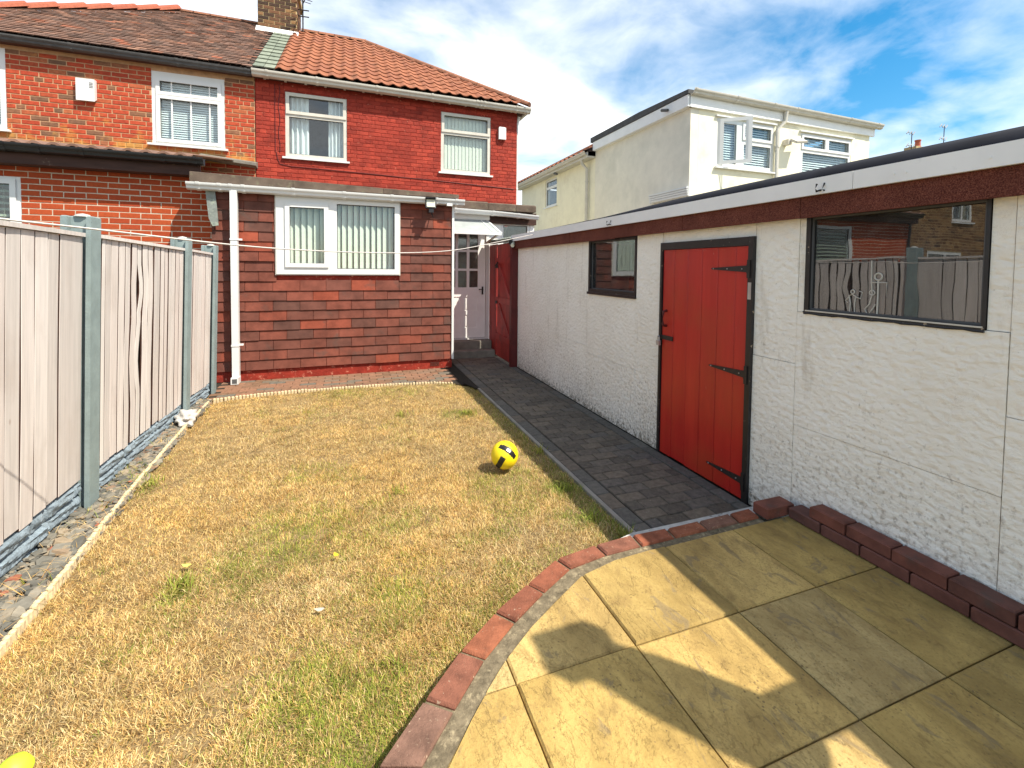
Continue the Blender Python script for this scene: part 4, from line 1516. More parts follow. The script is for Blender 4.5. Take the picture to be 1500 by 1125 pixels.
for a, b in segs:
    za, zb = 2.83 - (a + 1.94) / 3.58 * .075, 2.83 - (b + 1.94) / 3.58 * .075
    mb = MB()
    y0 = YX - .06
    vs = [(a, y0, 2.69), (b, y0, 2.69), (b, y0 + .01, zb - .01), (a, y0 + .01, za - .01), (b, y0 + .05, zb), (a, y0 + .05, za), (a, YM - .01, za + .01), (b, YM - .01, zb + .01), (a, YM - .01, 2.67), (b, YM - .01, 2.67)]
    mb.add(vs, [(0, 1, 2, 3), (3, 2, 4, 5), (5, 4, 7, 6), (0, 3, 5, 6, 8), (1, 9, 7, 4, 2), (0, 8, 9, 1)])
    obj('felt_roof', mb, M['feltroof'], red, (a, y0, 2.69))
pipe(red, [(-1.433, YX - .085, 2.60), (-1.433, YX - .085, 0.05)], 0.041, M['upvc'], clips=[(-1.433, YX - .085, 1.95), (-1.433, YX - .085, 0.52)], square=True)
mb = MB()
mb.box(-1.478, -1.388, YX - .19, YX - .04, 0.008, 0.095)
mb2 = MB()
mb2.box(-1.462, -1.404, YX - .1925, YX - .188, 0.02, 0.08)
sh = obj('pipe_shoe', mb, M['upvc'], red, (-1.43, YX - .1, 0))
obj('shoe_mouth', mb2, M['gasket'], sh)
mb = MB()
vs = [(-1.77, YX - .045, 2.61), (-1.66, YX - .045, 2.60), (-1.635, YX - .05, 2.32), (-1.622, YX - .055, 2.13), (-1.69, YX - .05, 2.12), (-1.735, YX - .045, 2.22)]
mb.add(vs + [(x, y + .012, z) for x, y, z in vs], [(0, 1, 2, 3, 4, 5), (11, 10, 9, 8, 7, 6)] + [(i, (i + 1) % 6, (i + 1) % 6 + 6, i + 6) for i in range(6)])
obj('lead_flap', mb, M['lead'], red)

# back porch: door, steps, canopy
YB = 8.2
mb = holed('-Y', YB, 1.58, 3.42, 0, 2.52, -0.12, 0, [(1.60, 2.50, 0.26, 2.32), (2.73, 3.34, 1.1, 2.49)])
mb.box(3.30, 3.42, YB + .13, YM - .01, 0, 2.52)
obj('porch_wall', mb, M['whitepaint'], red)
mb = MB()
mb.box(1.58, 3.40, YB + 1.2, YB + 1.25, 0, 2.5)
mb.box(1.58, 3.30, YB + .13, YB + 1.19, 0.2, 0.25)
obj('porch_inner_wall', mb, M['wallint'], red)
dr = MB()
panes = []
for cx_ in (1.70, 1.915, 2.13):
    for z0 in (1.235, 1.585, 1.935):
        panes.append((cx_, cx_ + .165, z0, z0 + .31))
lowp = [(1.71, 1.97, 0.48, 0.72), (2.03, 2.29, 0.48, 0.72), (1.71, 1.97, 0.80, 1.06), (2.03, 2.29, 0.80, 1.06)]
door = obj('back_door', holed('-Y', YB, 1.62, 2.44, 0.29, 2.30, -0.06, -0.02, panes + lowp), M['whitepaint'], red, (2.03, YB, 0.29))
for p in lowp:
    m_ = MB()
    m_.box(p[0], p[1], YB + .034, YB + .055, p[2], p[3])
    m_.box(p[0] + .03, p[1] - .03, YB + .026, YB + .034, p[2] + .03, p[3] - .03)
    obj('door_panel', m_, M['whitepaint'], door)
for p in panes:
    m_ = MB()
    m_.box(p[0] - .003, p[1] + .003, YB + .036, YB + .042, p[2] - .003, p[3] + .003)
    obj('pane', m_, M['doorglass'], door)
m_ = MB()
m_.box(2.37, 2.40, YB + .005, YB + .02, 1.10, 1.25)
m_.tube([(2.385, YB + .005, 1.2), (2.385, YB - .03, 1.2), (2.30, YB - .035, 1.2)], .009, 6)
obj('door_handle', m_, M['iron'], door)
mb = MB()
holed('-Y', YB, 1.585, 2.50, 0.255, 2.35, -.02, .012, [(1.62, 2.445, 0.285, 2.305)], mb)
obj('door_frame', mb, M['upvc'], red)
mb = MB()
mb.cbox(1.575, 2.50, 7.985, 8.185, 0.0, 0.262, .01)
obj('step', mb, M['stepconc'], red)
mb = MB()
mb.cbox(1.57, 2.50, 7.775, 7.98, -0.02, 0.118, .01)
obj('step', mb, M['stepconc'], red)
window(red, '-Y', YB, 2.73, 3.34, 1.1, 2.49, [(2.79, 3.28, 1.16, 2.42)], M['upvc'], M['doorglass'], sill=0.03)
mb = MB()
mb.box(2.50, 3.44, YB - .06, YB - .005, 2.53, 2.664)
mb.box(2.50, 3.44, YB - .06, YB - .005, 2.44, 2.529)
obj('porch_fascia', mb, M['darkwood'], red)
mb = MB()
mb.box(1.58, 2.495, YB - .055, YB - .005, 2.50, 2.664)
obj('porch_header', mb, M['whitepaint'], red)
for a, b in ((1.66, 2.42), (2.425, 2.96), (2.965, 3.36)):
    mb = MB()
    mb.cbox(a, b, YB - .23, YM - .02, 2.665, 2.80 + random.uniform(-.01, .012), .02)
    obj('porch_roof_edge', mb, M['feltroof'], red)
gutter(red, (1.72, YB - .20, 2.635), (2.60, YB - .20, 2.615), M['upvc'], 0.05, brackets=(.1, .9))
gutter(red, (2.60, YB - .20, 2.615), (3.42, YB - .20, 2.575), M['upvc'], 0.05, brackets=(.5,))
A_, B_, C_, D_ = Vector((1.60, YB - .02, 2.50)), Vector((2.44, YB - .02, 2.50)), Vector((2.56, YB - .55, 2.22)), Vector((1.60, YB - .55, 2.22))
mb = MB()
nn = (B_ - A_).cross(D_ - A_).normalized()
vs = [A_, B_, C_, D_]
mb.add(vs + [v + nn * .012 for v in vs], [(0, 1, 2, 3), (7, 6, 5, 4), (0, 4, 5, 1), (1, 5, 6, 2), (2, 6, 7, 3), (3, 7, 4, 0)])
cano = obj('canopy', mb, M['canopy'], red)
mb = MB()
for p, q in ((A_, B_), (B_, C_), (C_, D_)):
    mb.bar(p - Vector((0, 0, .015)), q - Vector((0, 0, .015)), .045, .045)
mb.bar(B_ + Vector((-.12, 0, -.01)), C_ + Vector((-.12, 0, -.01)), .025, .03)
mb.bar((2.42, YB - .03, 2.05), C_ + Vector((-.05, .06, -.03)), .03, .03)
obj('canopy_frame', mb, M['upvc'], cano)

# ---------------------------------------------------------------- neighbour's half
nb = thing('brick_house', (-4.2, 9.6, 0), 'bare brick neighbouring semi-detached house with dark brown plain-tile roof and black gutter', 'house')
N1 = (-3.185, -2.09, 3.705, 4.955)
N2 = (-6.15, -5.09, 3.72, 5.0)
nwall = obj('wall', holed('-Y', YM, -6.76, -1.612, 0, 5.12, -0.25, 0, [N1, N2]), M['nmortar'], nb)
mb = MB()
mb.box(-6.76, -6.5, YM + .252, 15.5, 0, 5.1)
mb.box(-6.49, -1.63, 15.25, 15.5, 0, 5.1)
mb.box(-6.49, -1.63, YM + .26, 15.2, 2.95, 3.0)
obj('side_wall', mb, M['nmortar'], nb)
mb = MB()
mb.box(-6.48, -1.63, YM + 2.2, YM + 2.25, 3.02, 5.1)
obj('room_wall', mb, M['wallint'], nb)
lst = brick_list(-6.75, -1.615, 3.3700 - 6 * 0.0775, 5.04, 0.236, 0.0775, 0.0145, [N1, N2], 6, -1.615)
lay_bricks(nwall, '-Y', YM, lst, M['nbrick'], 0.007, 0.004, 300, lambda u, z: u > -5.15 and z > 3.5)
w = window(nb, '-Y', YM, *N1, [(N1[0] + .115, N1[1] - .105, 4.61, 4.80), (N1[0] + .115, N1[1] - .105, 3.80, 4.50)], M['upvc'], M['glass'], sash=(0, 1), sill=0.07)
venetian(w, YM, N1[0] + .06, N1[1] - .06, 3.75, 4.9, 0.040, M['venetian'])
mb = MB()
for x in (-2.90, -2.615, -2.33):
    for z0, z1 in ((3.805, 4.495), (4.615, 4.795)):
        mb.box(x - .011, x + .011, YM + .022, YM + .038, z0, z1)
obj('glazing_bar', mb, M['upvc'], w)
w = window(nb, '-Y', YM, *N2, [(N2[0] + .08, N2[1] - .08, 4.62, 4.90), (N2[0] + .08, N2[1] - .08, 3.80, 4.52)], M['upvc'], M['glass'], sill=0.06)
venetian(w, YM, N2[0] + .05, N2[1] - .05, 3.75, 4.95, 0.040, M['venetian'])
mb = MB()
mb.box(-6.95, -1.64, 9.47, YM - .001, 5.055, 5.075)
mb.box(-6.95, -1.64, 9.445, 9.47, 5.055, 5.17)
obj('soffit', mb, M['soffit'], nb)
mb = MB()
hipped(mb, -6.94, -1.606, YE0, 2 * YRI - YE0, ZE, -3.64, -1.606, YRI, ZR, 0.05)
nroof = obj('roof', mb, M['underlay'], nb)
rest = MB()
er = 0.105
nrow = int(SL / er)
for r_ in range(nrow + 1):
    s0, s1 = r_ * er - .008, (r_ + 1) * er + .02
    hx = -6.94 + (3.30) * (min(1, r_ * er / SL))
    x = -1.61 - (r_ % 2) * .083
    while x > hx:
        l = max(hx, x - .162)
        if s1 < SL + .03 and x - l > .02:
            lift = .020 + random.uniform(-.004, .006)
            p = [Vector((l, YE0, ZE)) + sv * s0 + nv * lift, Vector((x, YE0, ZE)) + sv * s0 + nv * (lift + random.uniform(-.003, .003)),
                 Vector((x, YE0, ZE)) + sv * s1 + nv * .004, Vector((l, YE0, ZE)) + sv * s1 + nv * .004]
            rest.add(p + [p[0] - nv * .014, p[1] - nv * .014], [(0, 1, 2, 3), (0, 4, 5, 1)])
        x -= .166
me = rest.mesh('plain_tiles', None, wpos(nroof), fix=False)
me.materials.append(M['plaintile'])
o = bpy.data.objects.new('plain_tiles', me)
link(o, wpos(nroof), nroof)
o['kind'] = 'stuff'
ridge_run(nroof, (-1.98, YRI, ZR + .01), (-3.64, YRI, ZR + .01), 5, M['ridge_brown'], 0.085)
ridge_run(nroof, (-6.94, YE0, ZE + .0), (-3.64, YRI, ZR + .01), 11, M['ridge_red'], 0.13, step=0.035)
gutter(nb, (-6.95, 9.42, 5.115), (-1.63, 9.42, 5.085), M['roofgrey'], 0.058, brackets=(.52, .79, .985))
# neighbour's rear extension
YN = 7.4
NW = (-6.10, -3.815, 0.95, 2.685)
nx = obj('extension_wall', holed('-Y', YN, -8.1, -1.75, 0, 2.86, -0.2, 0, [NW]), M['newmortar'], nb)
mb = MB()
mb.box(-8.1, -7.9, YN + .205, YM - .02, 0, 2.86)
mb.box(-1.95, -1.75, YN + .205, YM - .02, 0, 2.86)
mb.box(-7.89, -1.96, YM - .08, YM - .03, 0, 2.86)
obj('extension_side', mb, M['newmortar'], nb)
lst = brick_list(-8.1, -1.75, 0.0, 2.85, 0.229, 0.0762, 0.0125, [NW], 0, -1.80)
lay_bricks(nx, '-Y', YN, lst, M['newbrick'], 0.004, 0.002, 300, lambda u, z: u > -3.85 and z > 1.75)
w = window(nb, '-Y', YN, *NW, [(-6.02, -4.72, 1.03, 2.60), (-4.60, -3.915, 1.05, 2.585)], M['upvc'], M['glass'], sash=(1,), sill=0.05)
venetian(w, YN, -6.05, -4.66, 1.0, 2.63, 0.075, M['shutter'], 0.09, 0.9)
venetian(w, YN, -4.64, -3.86, 1.0, 2.63, 0.075, M['shutter'], 0.09, 0.9)
mb = MB()
mb.box(-8.2, -1.86, YN - .21, YN - .17, 2.80, 2.965)
obj('fascia', mb, M['darkwood'], nb)
mb = MB()
mb.box(-8.2, -1.86, YN - .168, YN - .004, 2.80, 2.82)
obj('extension_soffit', mb, M['soffit'], nb)
gutter(nb, (-8.2, YN - .28, 3.0), (-1.80, YN - .28, 2.985), M['black'], 0.058, brackets=(.25, .60, .685, .735, .80, .93, .985))
pipe(nb, [(-8.0, YN - .1, 2.9), (-8.0, YN - .06, 0.1)], 0.034, M['black'])
mb = MB()
vs = []
ncol = 6 * 34
for end, (yy, z_) in enumerate(((YN - .30, 3.035), (YN - .30, 3.055), (YM - .005, 3.52))):
    for k in range(ncol + 1):
        x = -8.2 + 6.28 * k / ncol
        prof = 0.022 * math.sin(2 * math.pi * (k / 6.0)) + random.uniform(-.002, .002)
        vs.append((x, yy, z_ + prof - (0.012 if end == 0 else 0)))
nc = ncol + 1
mb.add(vs, [(r * nc + k, r * nc + k + 1, (r + 1) * nc + k + 1, (r + 1) * nc + k) for r in (0, 1) for k in range(ncol)])
obj('extension_roof', mb, M['plaintile'], nb, smooth=50)
mb = MB()
vs = [(-2.46, YM - .16, 3.50), (-1.57, YM - .20, 3.42), (-1.57, YM - .20, 3.47), (-2.46, YM - .16, 3.55), (-2.46, YM - .002, 3.60), (-1.57, YM - .002, 3.52), (-2.46, YM - .002, 3.48), (-1.57, YM - .002, 3.40)]
mb.add(vs, [(0, 1, 2, 3), (3, 2, 5, 4), (0, 6, 7, 1), (1, 7, 5, 2), (0, 3, 4, 6)])
obj('mortar_fillet', mb, M['stepconc'], nb)

# ---------------------------------------------------------------- garage
XG = 2.58
gar = thing('garage', (3.9, 3.0, 0), 'long low white pebble-dashed panel garage with a red plank door and flat black-edged roof', 'garage')
panels = [(5.70, 6.83, 0, 0.98), (5.70, 6.83, 0.983, 1.93), (4.565, 5.695, 0, 0.72), (4.565, 5.695, 0.723, 1.93), (3.64, 4.562, 0, 0.635), (3.64, 4.562, 0.638, 1.325),
          (3.268, 3.637, 0, 1.93), (2.31, 3.262, 1.832, 1.93), (1.999, 2.306, 0, 1.03), (1.999, 2.306, 1.033, 1.93),
          (1.052, 1.996, 0, 0.655), (1.052, 1.996, 0.658, 1.352), (0.05, 1.048, 0, 1.0), (0.05, 1.048, 1.003, 1.93), (-1.0, 0.047, 0, 1.93), (-2.0, -1.003, 0, 1.93)]
for a, b, z0, z1 in panels:
    mb = MB()
    dx = random.uniform(-.002, .002)
    mb.box(XG + dx, XG + .09, a, b, z0, z1)
    obj('wall_panel', mb, M['garagewall'], gar, (XG, (a + b) / 2, z0))
for a, b in ((1.052, 1.125), (1.955, 1.996)):
    mb = MB()
    mb.box(XG + .005, XG + .09, a, b, 1.355, 1.93)
    obj('pier', mb, M['garagewall'], gar)
mb = MB()
mb.box(5.15, 5.25, -2.0, 6.83, 0, 2.058)
mb.box(XG + .095, 5.145, 6.73, 6.83, 0, 2.058)
mb.box(XG + .095, 5.145, -2.0, -1.9, 0, 2.058)
obj('rear_wall', mb, M['garagewall'], gar)
mb = MB()
mb.box(XG + .10, 5.14, -1.89, 6.72, -0.01, 0.012)
mb.box(4.6, 4.65, -1.85, 6.7, 0.02, 2.05)
obj('garage_floor', mb, M['dark'], gar)
mb = MB()
mb.box(2.535, 5.35, -2.02, 6.86, 2.06, 2.115)
obj('roof_deck', mb, M['roofgrey'], gar)
fs = [6.88, 5.705, 4.915, 3.936, 2.953, 1.946, 0.9, -0.6, -2.02]
for a, b in zip(fs[:-1], fs[1:]):
    mb = MB()
    dx = random.uniform(0, .006)
    mb.box(2.512 + dx, 2.53, b + .002, a - .002, 1.912 + random.uniform(-.006, .004), 2.042)
    mb.box(2.531, XG + .02, b + .002, a - .002, 1.95, 2.042)
    obj('felt_strip', mb, M['chipfelt'], gar, (2.52, (a + b) / 2, 1.98))
fs = [6.92, 4.3, 1.640, -0.9, -2.03]
for a, b in zip(fs[:-1], fs[1:]):
    mb = MB()
    mb.box(2.488, 2.509, b + .0015, a - .0015, 2.034, 2.128)
    obj('fascia_board', mb, M['fascia'], gar, (2.5, (a + b) / 2, 2.08))
mb = MB()
secs = [(6.9, 2.132), (5.4, 2.14), (4.2, 2.165), (3.2, 2.20), (2.4, 2.208), (-2.03, 2.208)]
vs = []
for y, zt in secs:
    vs += [(2.500, y, 2.122), (2.502, y, 2.132), (2.545, y, 2.132 + (zt - 2.132) * .55), (2.62, y, zt), (2.74, y, zt - .004), (2.90, y, 2.132)]
nS = 6
fcs = []
for i in range(len(secs) - 1):
    for k in range(nS - 1):
        fcs.append((i * nS + k, i * nS + k + 1, (i + 1) * nS + k + 1, (i + 1) * nS + k))
mb.add(vs, fcs)
obj('roof_edge', mb, M['roofblack'], gar, smooth=60)
mb = MB()
mb.box(2.91, 5.36, -2.03, 6.87, 2.118, 2.135)
obj('roof_felt', mb, M['roofblack'], gar)
for y in (3.98, 1.81):
    mb = MB()
    mb.tube([(2.49, y, 2.055), (2.455, y, 2.045), (2.445, y, 2.06), (2.455, y, 2.085)], .006, 6)
    mb.tube([(2.488, y - .02, 2.09), (2.47, y - .02, 2.055), (2.488, y - .02, 2.05)], .005, 6)
    obj('line_hook', mb, M['iron'], gar, (2.47, y, 2.06))
for y in (5.3, 4.75, 3.5, 2.9, 2.35, 1.45, 1.40, 1.1):
    mb = MB()
    mb.tube([(2.489, y, 2.075), (2.484, y, 2.075)], .006, 6)
    obj('fixing_cap', mb, M['fascia'], gar, (2.488, y, 2.075))
# small window
SW = (3.645, 4.555, 1.33, 1.925)
gw = window(gar, '-X', XG, *SW, [(3.675, 4.525, 1.38, 1.90)], M['blackpaint'], M['garageglass'], sill=0.0, depth=(-.07, .004), name='garage_window')
mb = MB()
mb.box(XG - .018, XG + .03, 3.64, 4.56, 1.318, 1.345)
obj('sill', mb, M['black'], gw)
BW = (1.128, 1.953, 1.353, 1.925)
gw2 = window(gar, '-X', XG, *BW, [(1.142, 1.925, 1.372, 1.915)], M['blackpaint'], M['garageglass'], sill=0.0, depth=(-.055, .004), name='garage_window')
mb = MB()
mb.box(XG - .008, XG + .006, 1.128, 1.956, 1.352, 1.361)
mb.tube([(XG - .006, 1.13 + .82 * k / 24, 1.349 + random.uniform(-.003, .002)) for k in range(25)], .006, 6)
obj('sill', mb, M['blackpaint'], gw2)
mb = MB()
mb.box(XG - .012, XG + .003, 1.135, 1.94, 1.362, 1.369)  # pale strip along the foot of the frame
obj('pale_sill_strip', mb, M['upvc_old'], gw2)
# red door
DY0, DY1 = 2.352, 3.240
gd = obj('garage_door', MB().box(2.592, 2.604, DY0 + .01, DY1 - .01, 0.012, 1.765), M['maroon'], gar, (2.59, 2.8, 0))
ed = [3.240, 3.100, 2.939, 2.785, 2.626, 2.463, 2.352]
for i, (a, b) in enumerate(zip(ed[:-1], ed[1:])):
    mb = MB()
    x = 2.570 + random.uniform(-.0015, .0015)
    z0, z1 = 0.008 + random.uniform(0, .006), 1.768
    e = .004
    vs = []
    for (yy, xx) in ((b + .0012, 2.590), (a - .0012, 2.590), (a - .0012, x + e), (a - .0012 - e, x), (b + .0012 + e, x), (b + .0012, x + e)):
        vs.append((xx, yy))
    mb.prism(vs, z0, z1, 'z')
    obj('plank', mb, M['doorred'], gd, (x, (a + b) / 2, 0))
mb = MB()
mb.box(2.556, 2.66, 3.243, 3.268, -0.01, 1.832)
mb.box(2.556, 2.66, 2.308, 2.349, -0.01, 1.832)
mb.box(2.556, 2.66, 2.350, 3.242, 1.771, 1.831)
obj('door_frame', mb, M['blackpaint'], gar, (2.58, 2.8, 0))
for z, s in ((1.612, 0), (0.885, .0), (0.142, 0)):
    mb = MB()
    y0, y1 = 2.352, 2.675
    mb.prism([(y1, z - .006), (y1 + .012, z), (y1, z + .006), (y0, z + .024), (y0, z - .024)], 2.560, 2.569, 'x')
    mb.box(2.547, 2.557, 2.325, 2.349, z - .062, z + .062)
    mb.tube([(2.556, 2.351, z - .03), (2.556, 2.351, z + .03)], .007, 6)
    hg = obj('hinge', mb, M['iron'], gd, (2.56, 2.5, z))
    b = MB()
    for yy in (2.66, 2.53, 2.40):
        b.lathe([(.006, -.002), (.004, .003)], (0, 0, 0), 6)
        b.v[-12:] = [(2.559 - zq, yy + xq, z + yq) for xq, yq, zq in b.v[-12:]]
    obj('screw', b, M['steel'], hg)
mb = MB()
mb.box(2.5535, 2.5555, 2.315, 2.342, 1.405, 1.52)
obj('repair_plate', mb, M['steel'], gar)
mb = MB()
mb.tube([(2.568, 3.185, 1.25), (2.535, 3.185, 1.245), (2.530, 3.185, 1.18), (2.535, 3.185, 1.125), (2.568, 3.185, 1.12)], .012, 8)
obj('pull_handle', mb, M['maroon'], gd, smooth=50)
mb = MB()
mb.box(2.560, 2.568, 3.095, 3.262, 1.000, 1.036)
mb.tube([(2.556, 3.235, 1.02), (2.540, 3.235, 1.02), (2.540, 3.252, 1.02), (2.556, 3.252, 1.02)], .005, 6)
obj('hasp', mb, M['iron'], gd)
pl = MB()
pl.cbox(2.528, 2.548, 3.228, 3.264, 0.945, 0.99, .004)
pl.tube([(2.538, 3.234, .988), (2.538, 3.236, 1.02), (2.538, 3.246, 1.03), (2.538, 3.256, 1.02), (2.538, 3.258, .988)], .004, 6)
tag(obj('padlock', pl, M['steel'], None, (2.538, 3.246, .97)), 'small steel padlock hanging on the hasp of the red garage door', 'padlock')
# wire figures hanging inside the big garage window
og = thing('wire_ornament', (2.598, 1.68, 1.37), 'small pale wire ornament at the left in the wide garage window', 'ornament')
mb = MB()
X_ = 2.598
mb.tube([(X_, 1.703, 1.37), (X_, 1.700, 1.43), (X_, 1.708, 1.468), (X_, 1.690, 1.476), (X_, 1.672, 1.466), (X_, 1.678, 1.43), (X_, 1.677, 1.37)], .0028, 5)
mb.tube([(X_, 1.672, 1.462), (X_, 1.648, 1.455), (X_, 1.640, 1.490), (X_, 1.655, 1.495)], .0025, 5)
mb.tube([(X_, 1.708, 1.462), (X_, 1.725, 1.440), (X_, 1.715, 1.43)], .0025, 5)
mb.tube([(X_, 1.690 + .010 * math.cos(k * math.pi / 5), 1.490 + .010 * math.sin(k * math.pi / 5)) for k in range(11)], .003, 5, False)
obj('wire_body', mb, M['whitewire'], og)
og = thing('wire_ornament', (2.598, 1.57, 1.37), 'tall pale ring-headed wire ornament at the middle of the wide garage window', 'ornament')
mb = MB()
mb.tube([(X_, 1.565, 1.37), (X_, 1.565, 1.555)], .0042, 6)
mb.tube([(X_, 1.565 + .018 * math.cos(k * math.pi / 6), 1.575 + .018 * math.sin(k * math.pi / 6)) for k in range(13)], .004, 5, False)
mb.tube([(X_, 1.60, 1.545), (X_, 1.525, 1.545), (X_, 1.525, 1.47)], .003, 5)
mb.tube([(X_, 1.60, 1.66), (X_, 1.597, 1.55), (X_, 1.592, 1.48), (X_, 1.603, 1.43), (X_, 1.625, 1.40), (X_, 1.61, 1.37), (X_, 1.59, 1.40), (X_, 1.575, 1.43)], .003, 5)
mb.tube([(X_, 1.592 + .013 * math.cos(k * math.pi / 5), 1.49 + .013 * math.sin(k * math.pi / 5)) for k in range(11)], .003, 5, False)
obj('wire_body', mb, M['whitewire'], og)
mb = MB()
mb.box(2.672, 2.80, 1.03, 2.05, 1.33, 1.352)
obj('window_board', mb, M['darkwood'], gar)
# made-up capped pipe out of view, shaped to cast the shadow over the slabs
fl = thing('shadow_caster', (2.36, -0.22, ZP), 'grey capped pipe added out of view to cast a shadow on the slabs', 'shadow caster')
mb = MB()
mb.lathe([(.11, 2.17), (.14, 2.30), (.14, 2.50), (.13, 2.75), (.105, 2.95), (.10, 3.06)], (2.36, -0.22, ZP), 16)
obj('pipe', mb, M['steel'], fl, smooth=40)
mb = MB()
mb.cbox(2.24, 2.48, -0.31, -0.13, ZP + 3.05, ZP + 3.21, .02)
obj('caster_cap', mb, M['steel'], fl)
mb = MB()
mb.box(2.22, 2.62, -0.20, -0.07, 2.20, 2.31)
obj('bracket', mb, M['steel'], fl)  # arm added to shape the near end of that shadow

# small lights at the far end of the garage eaves
lg = thing('garage_lamp', (2.50, 6.80, 2.0), 'little cream lamp under the far end of the garage eaves above the gate post', 'lamp')
mb = MB()
mb.tube([(2.51, 6.86, 2.00), (2.46, 6.78, 1.965), (2.43, 6.70, 1.955)], [.03, .035, .028], 8)
obj('lamp_body', mb, M['lampglass'], lg, smooth=50)
mb = MB()
mb.box(2.44, 2.50, 6.86, 6.91, 1.985, 2.075)
obj('lamp_bracket', mb, M['black'], lg)

# side gate, post and its corrugated capping
gt = thing('side_gate', (2.5, 7.3, 0), 'red ledged and braced plank gate standing between the back door and the white garage', 'gate')
yy = 6.925
k = 0
while yy < 7.68:
    w_ = min(0.098, 7.70 - yy)
    mb = MB()
    mb.cbox(2.512 + random.uniform(-.001, .001), 2.532, yy + .001, yy + w_ - .001, 0.035, 2.02, .002)
    obj('plank', mb, M['gatered'], gt, (2.52, yy + .05, 0.03))
    yy += w_
    k += 1
for z in (1.73, 1.04, 0.385):
    mb = MB()
    mb.box(2.490, 2.511, 6.93, 7.69, z - .05, z + .05)
    obj('ledge', mb, M['gatered'], gt, (2.5, 7.3, z))
for za, zb in ((1.68, 1.09), (0.99, 0.435)):
    mb = MB()
    mb.bar((2.501, 7.62, za), (2.501, 7.00, zb), .085, .018, (1, 0, 0))
    obj('brace', mb, M['gatered'], gt, (2.5, 7.3, (za + zb) / 2))
mb = MB()
mb.box(2.47, 2.489, 7.60, 7.70, 1.60, 1.67)
mb.tube([(2.475, 7.58, 1.70), (2.47, 7.70, 1.64)], .012, 6)
mb.box(2.47, 2.489, 7.62, 7.69, 0.97, 1.02)
obj('latch', mb, M['iron'], gt)
gp = thing('side_fence', (2.5, 8.0, 0), 'fixed red boarded fence panel beside the back door steps, left of the gate', 'panel')
for i in range(5):
    mb = MB()
    mb.cbox(2.515, 2.535, 7.745 + i * .088, 7.745 + i * .088 + .086, 0.03, 2.03, .002)
    obj('plank', mb, M['gatered'], gp, (2.52, 7.79 + i * .088, 0))
mb = MB()
mb.box(2.47, 2.62, 6.832, 6.92, -0.02, 2.0)
tag(obj('gate_post', mb, M['maroon'], None, (2.51, 6.88, 0)), 'dark maroon gate post against the far corner of the white garage', 'post')
mb = MB()
for i in range(28):
    y = 6.90 + i * .045
    mb.add([(2.46, y, 2.085), (2.56, y, 2.085), (2.56, y + .0225, 2.108), (2.46, y + .0225, 2.108)], [(0, 1, 2, 3)])
    mb.add([(2.46, y + .0225, 2.108), (2.56, y + .0225, 2.108), (2.56, y + .045, 2.085), (2.46, y + .045, 2.085)], [(0, 1, 2, 3)])
mb.box(2.465, 2.555, 6.9, 8.15, 2.045, 2.083)
obj('capping_strip', mb, M['lead'], gt, (2.51, 7.5, 2.07))

# ---------------------------------------------------------------- fence
fn = thing('fence', (-1.68, 4.5, 0), 'pale vertical board fence between grey concrete posts on rock-faced gravel boards', 'fence')


def hpost(y, lean=0.0, ztop=1.91):
    p = MB()
    # front flange, web, back flange of an H section, seen from the lawn
    for (x0, x1, y0, y1) in ((-1.617, -1.590, -.062, .062), (-1.712, -1.6175, -.022, .022), (-1.745, -1.7125, -.062, .062)):
        b0 = len(p.v)
        p.cbox(x0, x1, y + y0, y + y1, -0.2, ztop, .006)
        p.v[b0:] = [(a + lean * (c / ztop) * -1 * 0, b, c) for a, b, c in p.v[b0:]]
    d = MB()
    d.lathe([(.045, 0), (.035, .014), (.001, .022)], (-1.66, y, ztop - .002), 10)
    o = obj('fence_post', p, M['post'], fn, (-1.67, y, 0))
    obj('post_cap', d, M['palestrip'], o)
    return o


FK = 0.972
posts = [1.74, 3.80 * FK, 5.72 * FK, 6.77 * FK]
for y, zt in zip(posts, (1.95, 1.905, 1.875, 1.845)):
    hpost(y, 0, zt)


def gravel_board(y0, y1, zt):
    nx_, nz_ = int((y1 - y0) / .014), 18
    vs, fs_ = [], []
    rr = np.random.default_rng(int(y0 * 100))
    courses = [0.0, 0.34, 0.68, 1.0]
    jo = [sorted(rr.uniform(y0, y1, max(2, int((y1 - y0) / .20)))) for _ in range(3)]
    hs = [[rr.uniform(.0, .018) for _ in range(40)] for _ in range(3)]
    sl = [[rr.uniform(-.05, .05) for _ in range(40)] for _ in range(3)]
    for j in range(nz_ + 1):
        v = j / nz_
        c = min(2, int(v * 2.999))
        for i in range(nx_ + 1):
            y = y0 + (y1 - y0) * i / nx_
            k = sum(1 for q in jo[c] if q < y)
            dj = min([abs(y - q) for q in jo[c]] + [9])
            dz = min(abs(v - q) for q in courses)
            yk = (jo[c][k - 1] if k > 0 else y0)
            h_ = hs[c][k] + rr.uniform(0, .006) + .012 + sl[c][k] * (y - yk) * .5 + .012 * abs(math.sin(9 * y + 17 * v + hs[c][k] * 900))
            h_ *= min(1, dj / .018 + .05) * min(1, dz / .06 + .08)
            vs.append((-1.664 + h_, y, -0.06 + (zt + .06) * v))
    for j in range(nz_):
        for i in range(nx_):
            a = j * (nx_ + 1) + i
            fs_.append((a, a + 1, a + nx_ + 2, a + nx_ + 1))
    m_ = MB()
    m_.add(vs, fs_)
    m_.box(-1.71, -1.666, y0, y1, -.06, zt)
    obj('gravel_board', m_, M['rockface'], fn, (-1.68, (y0 + y1) / 2, 0), smooth=25)


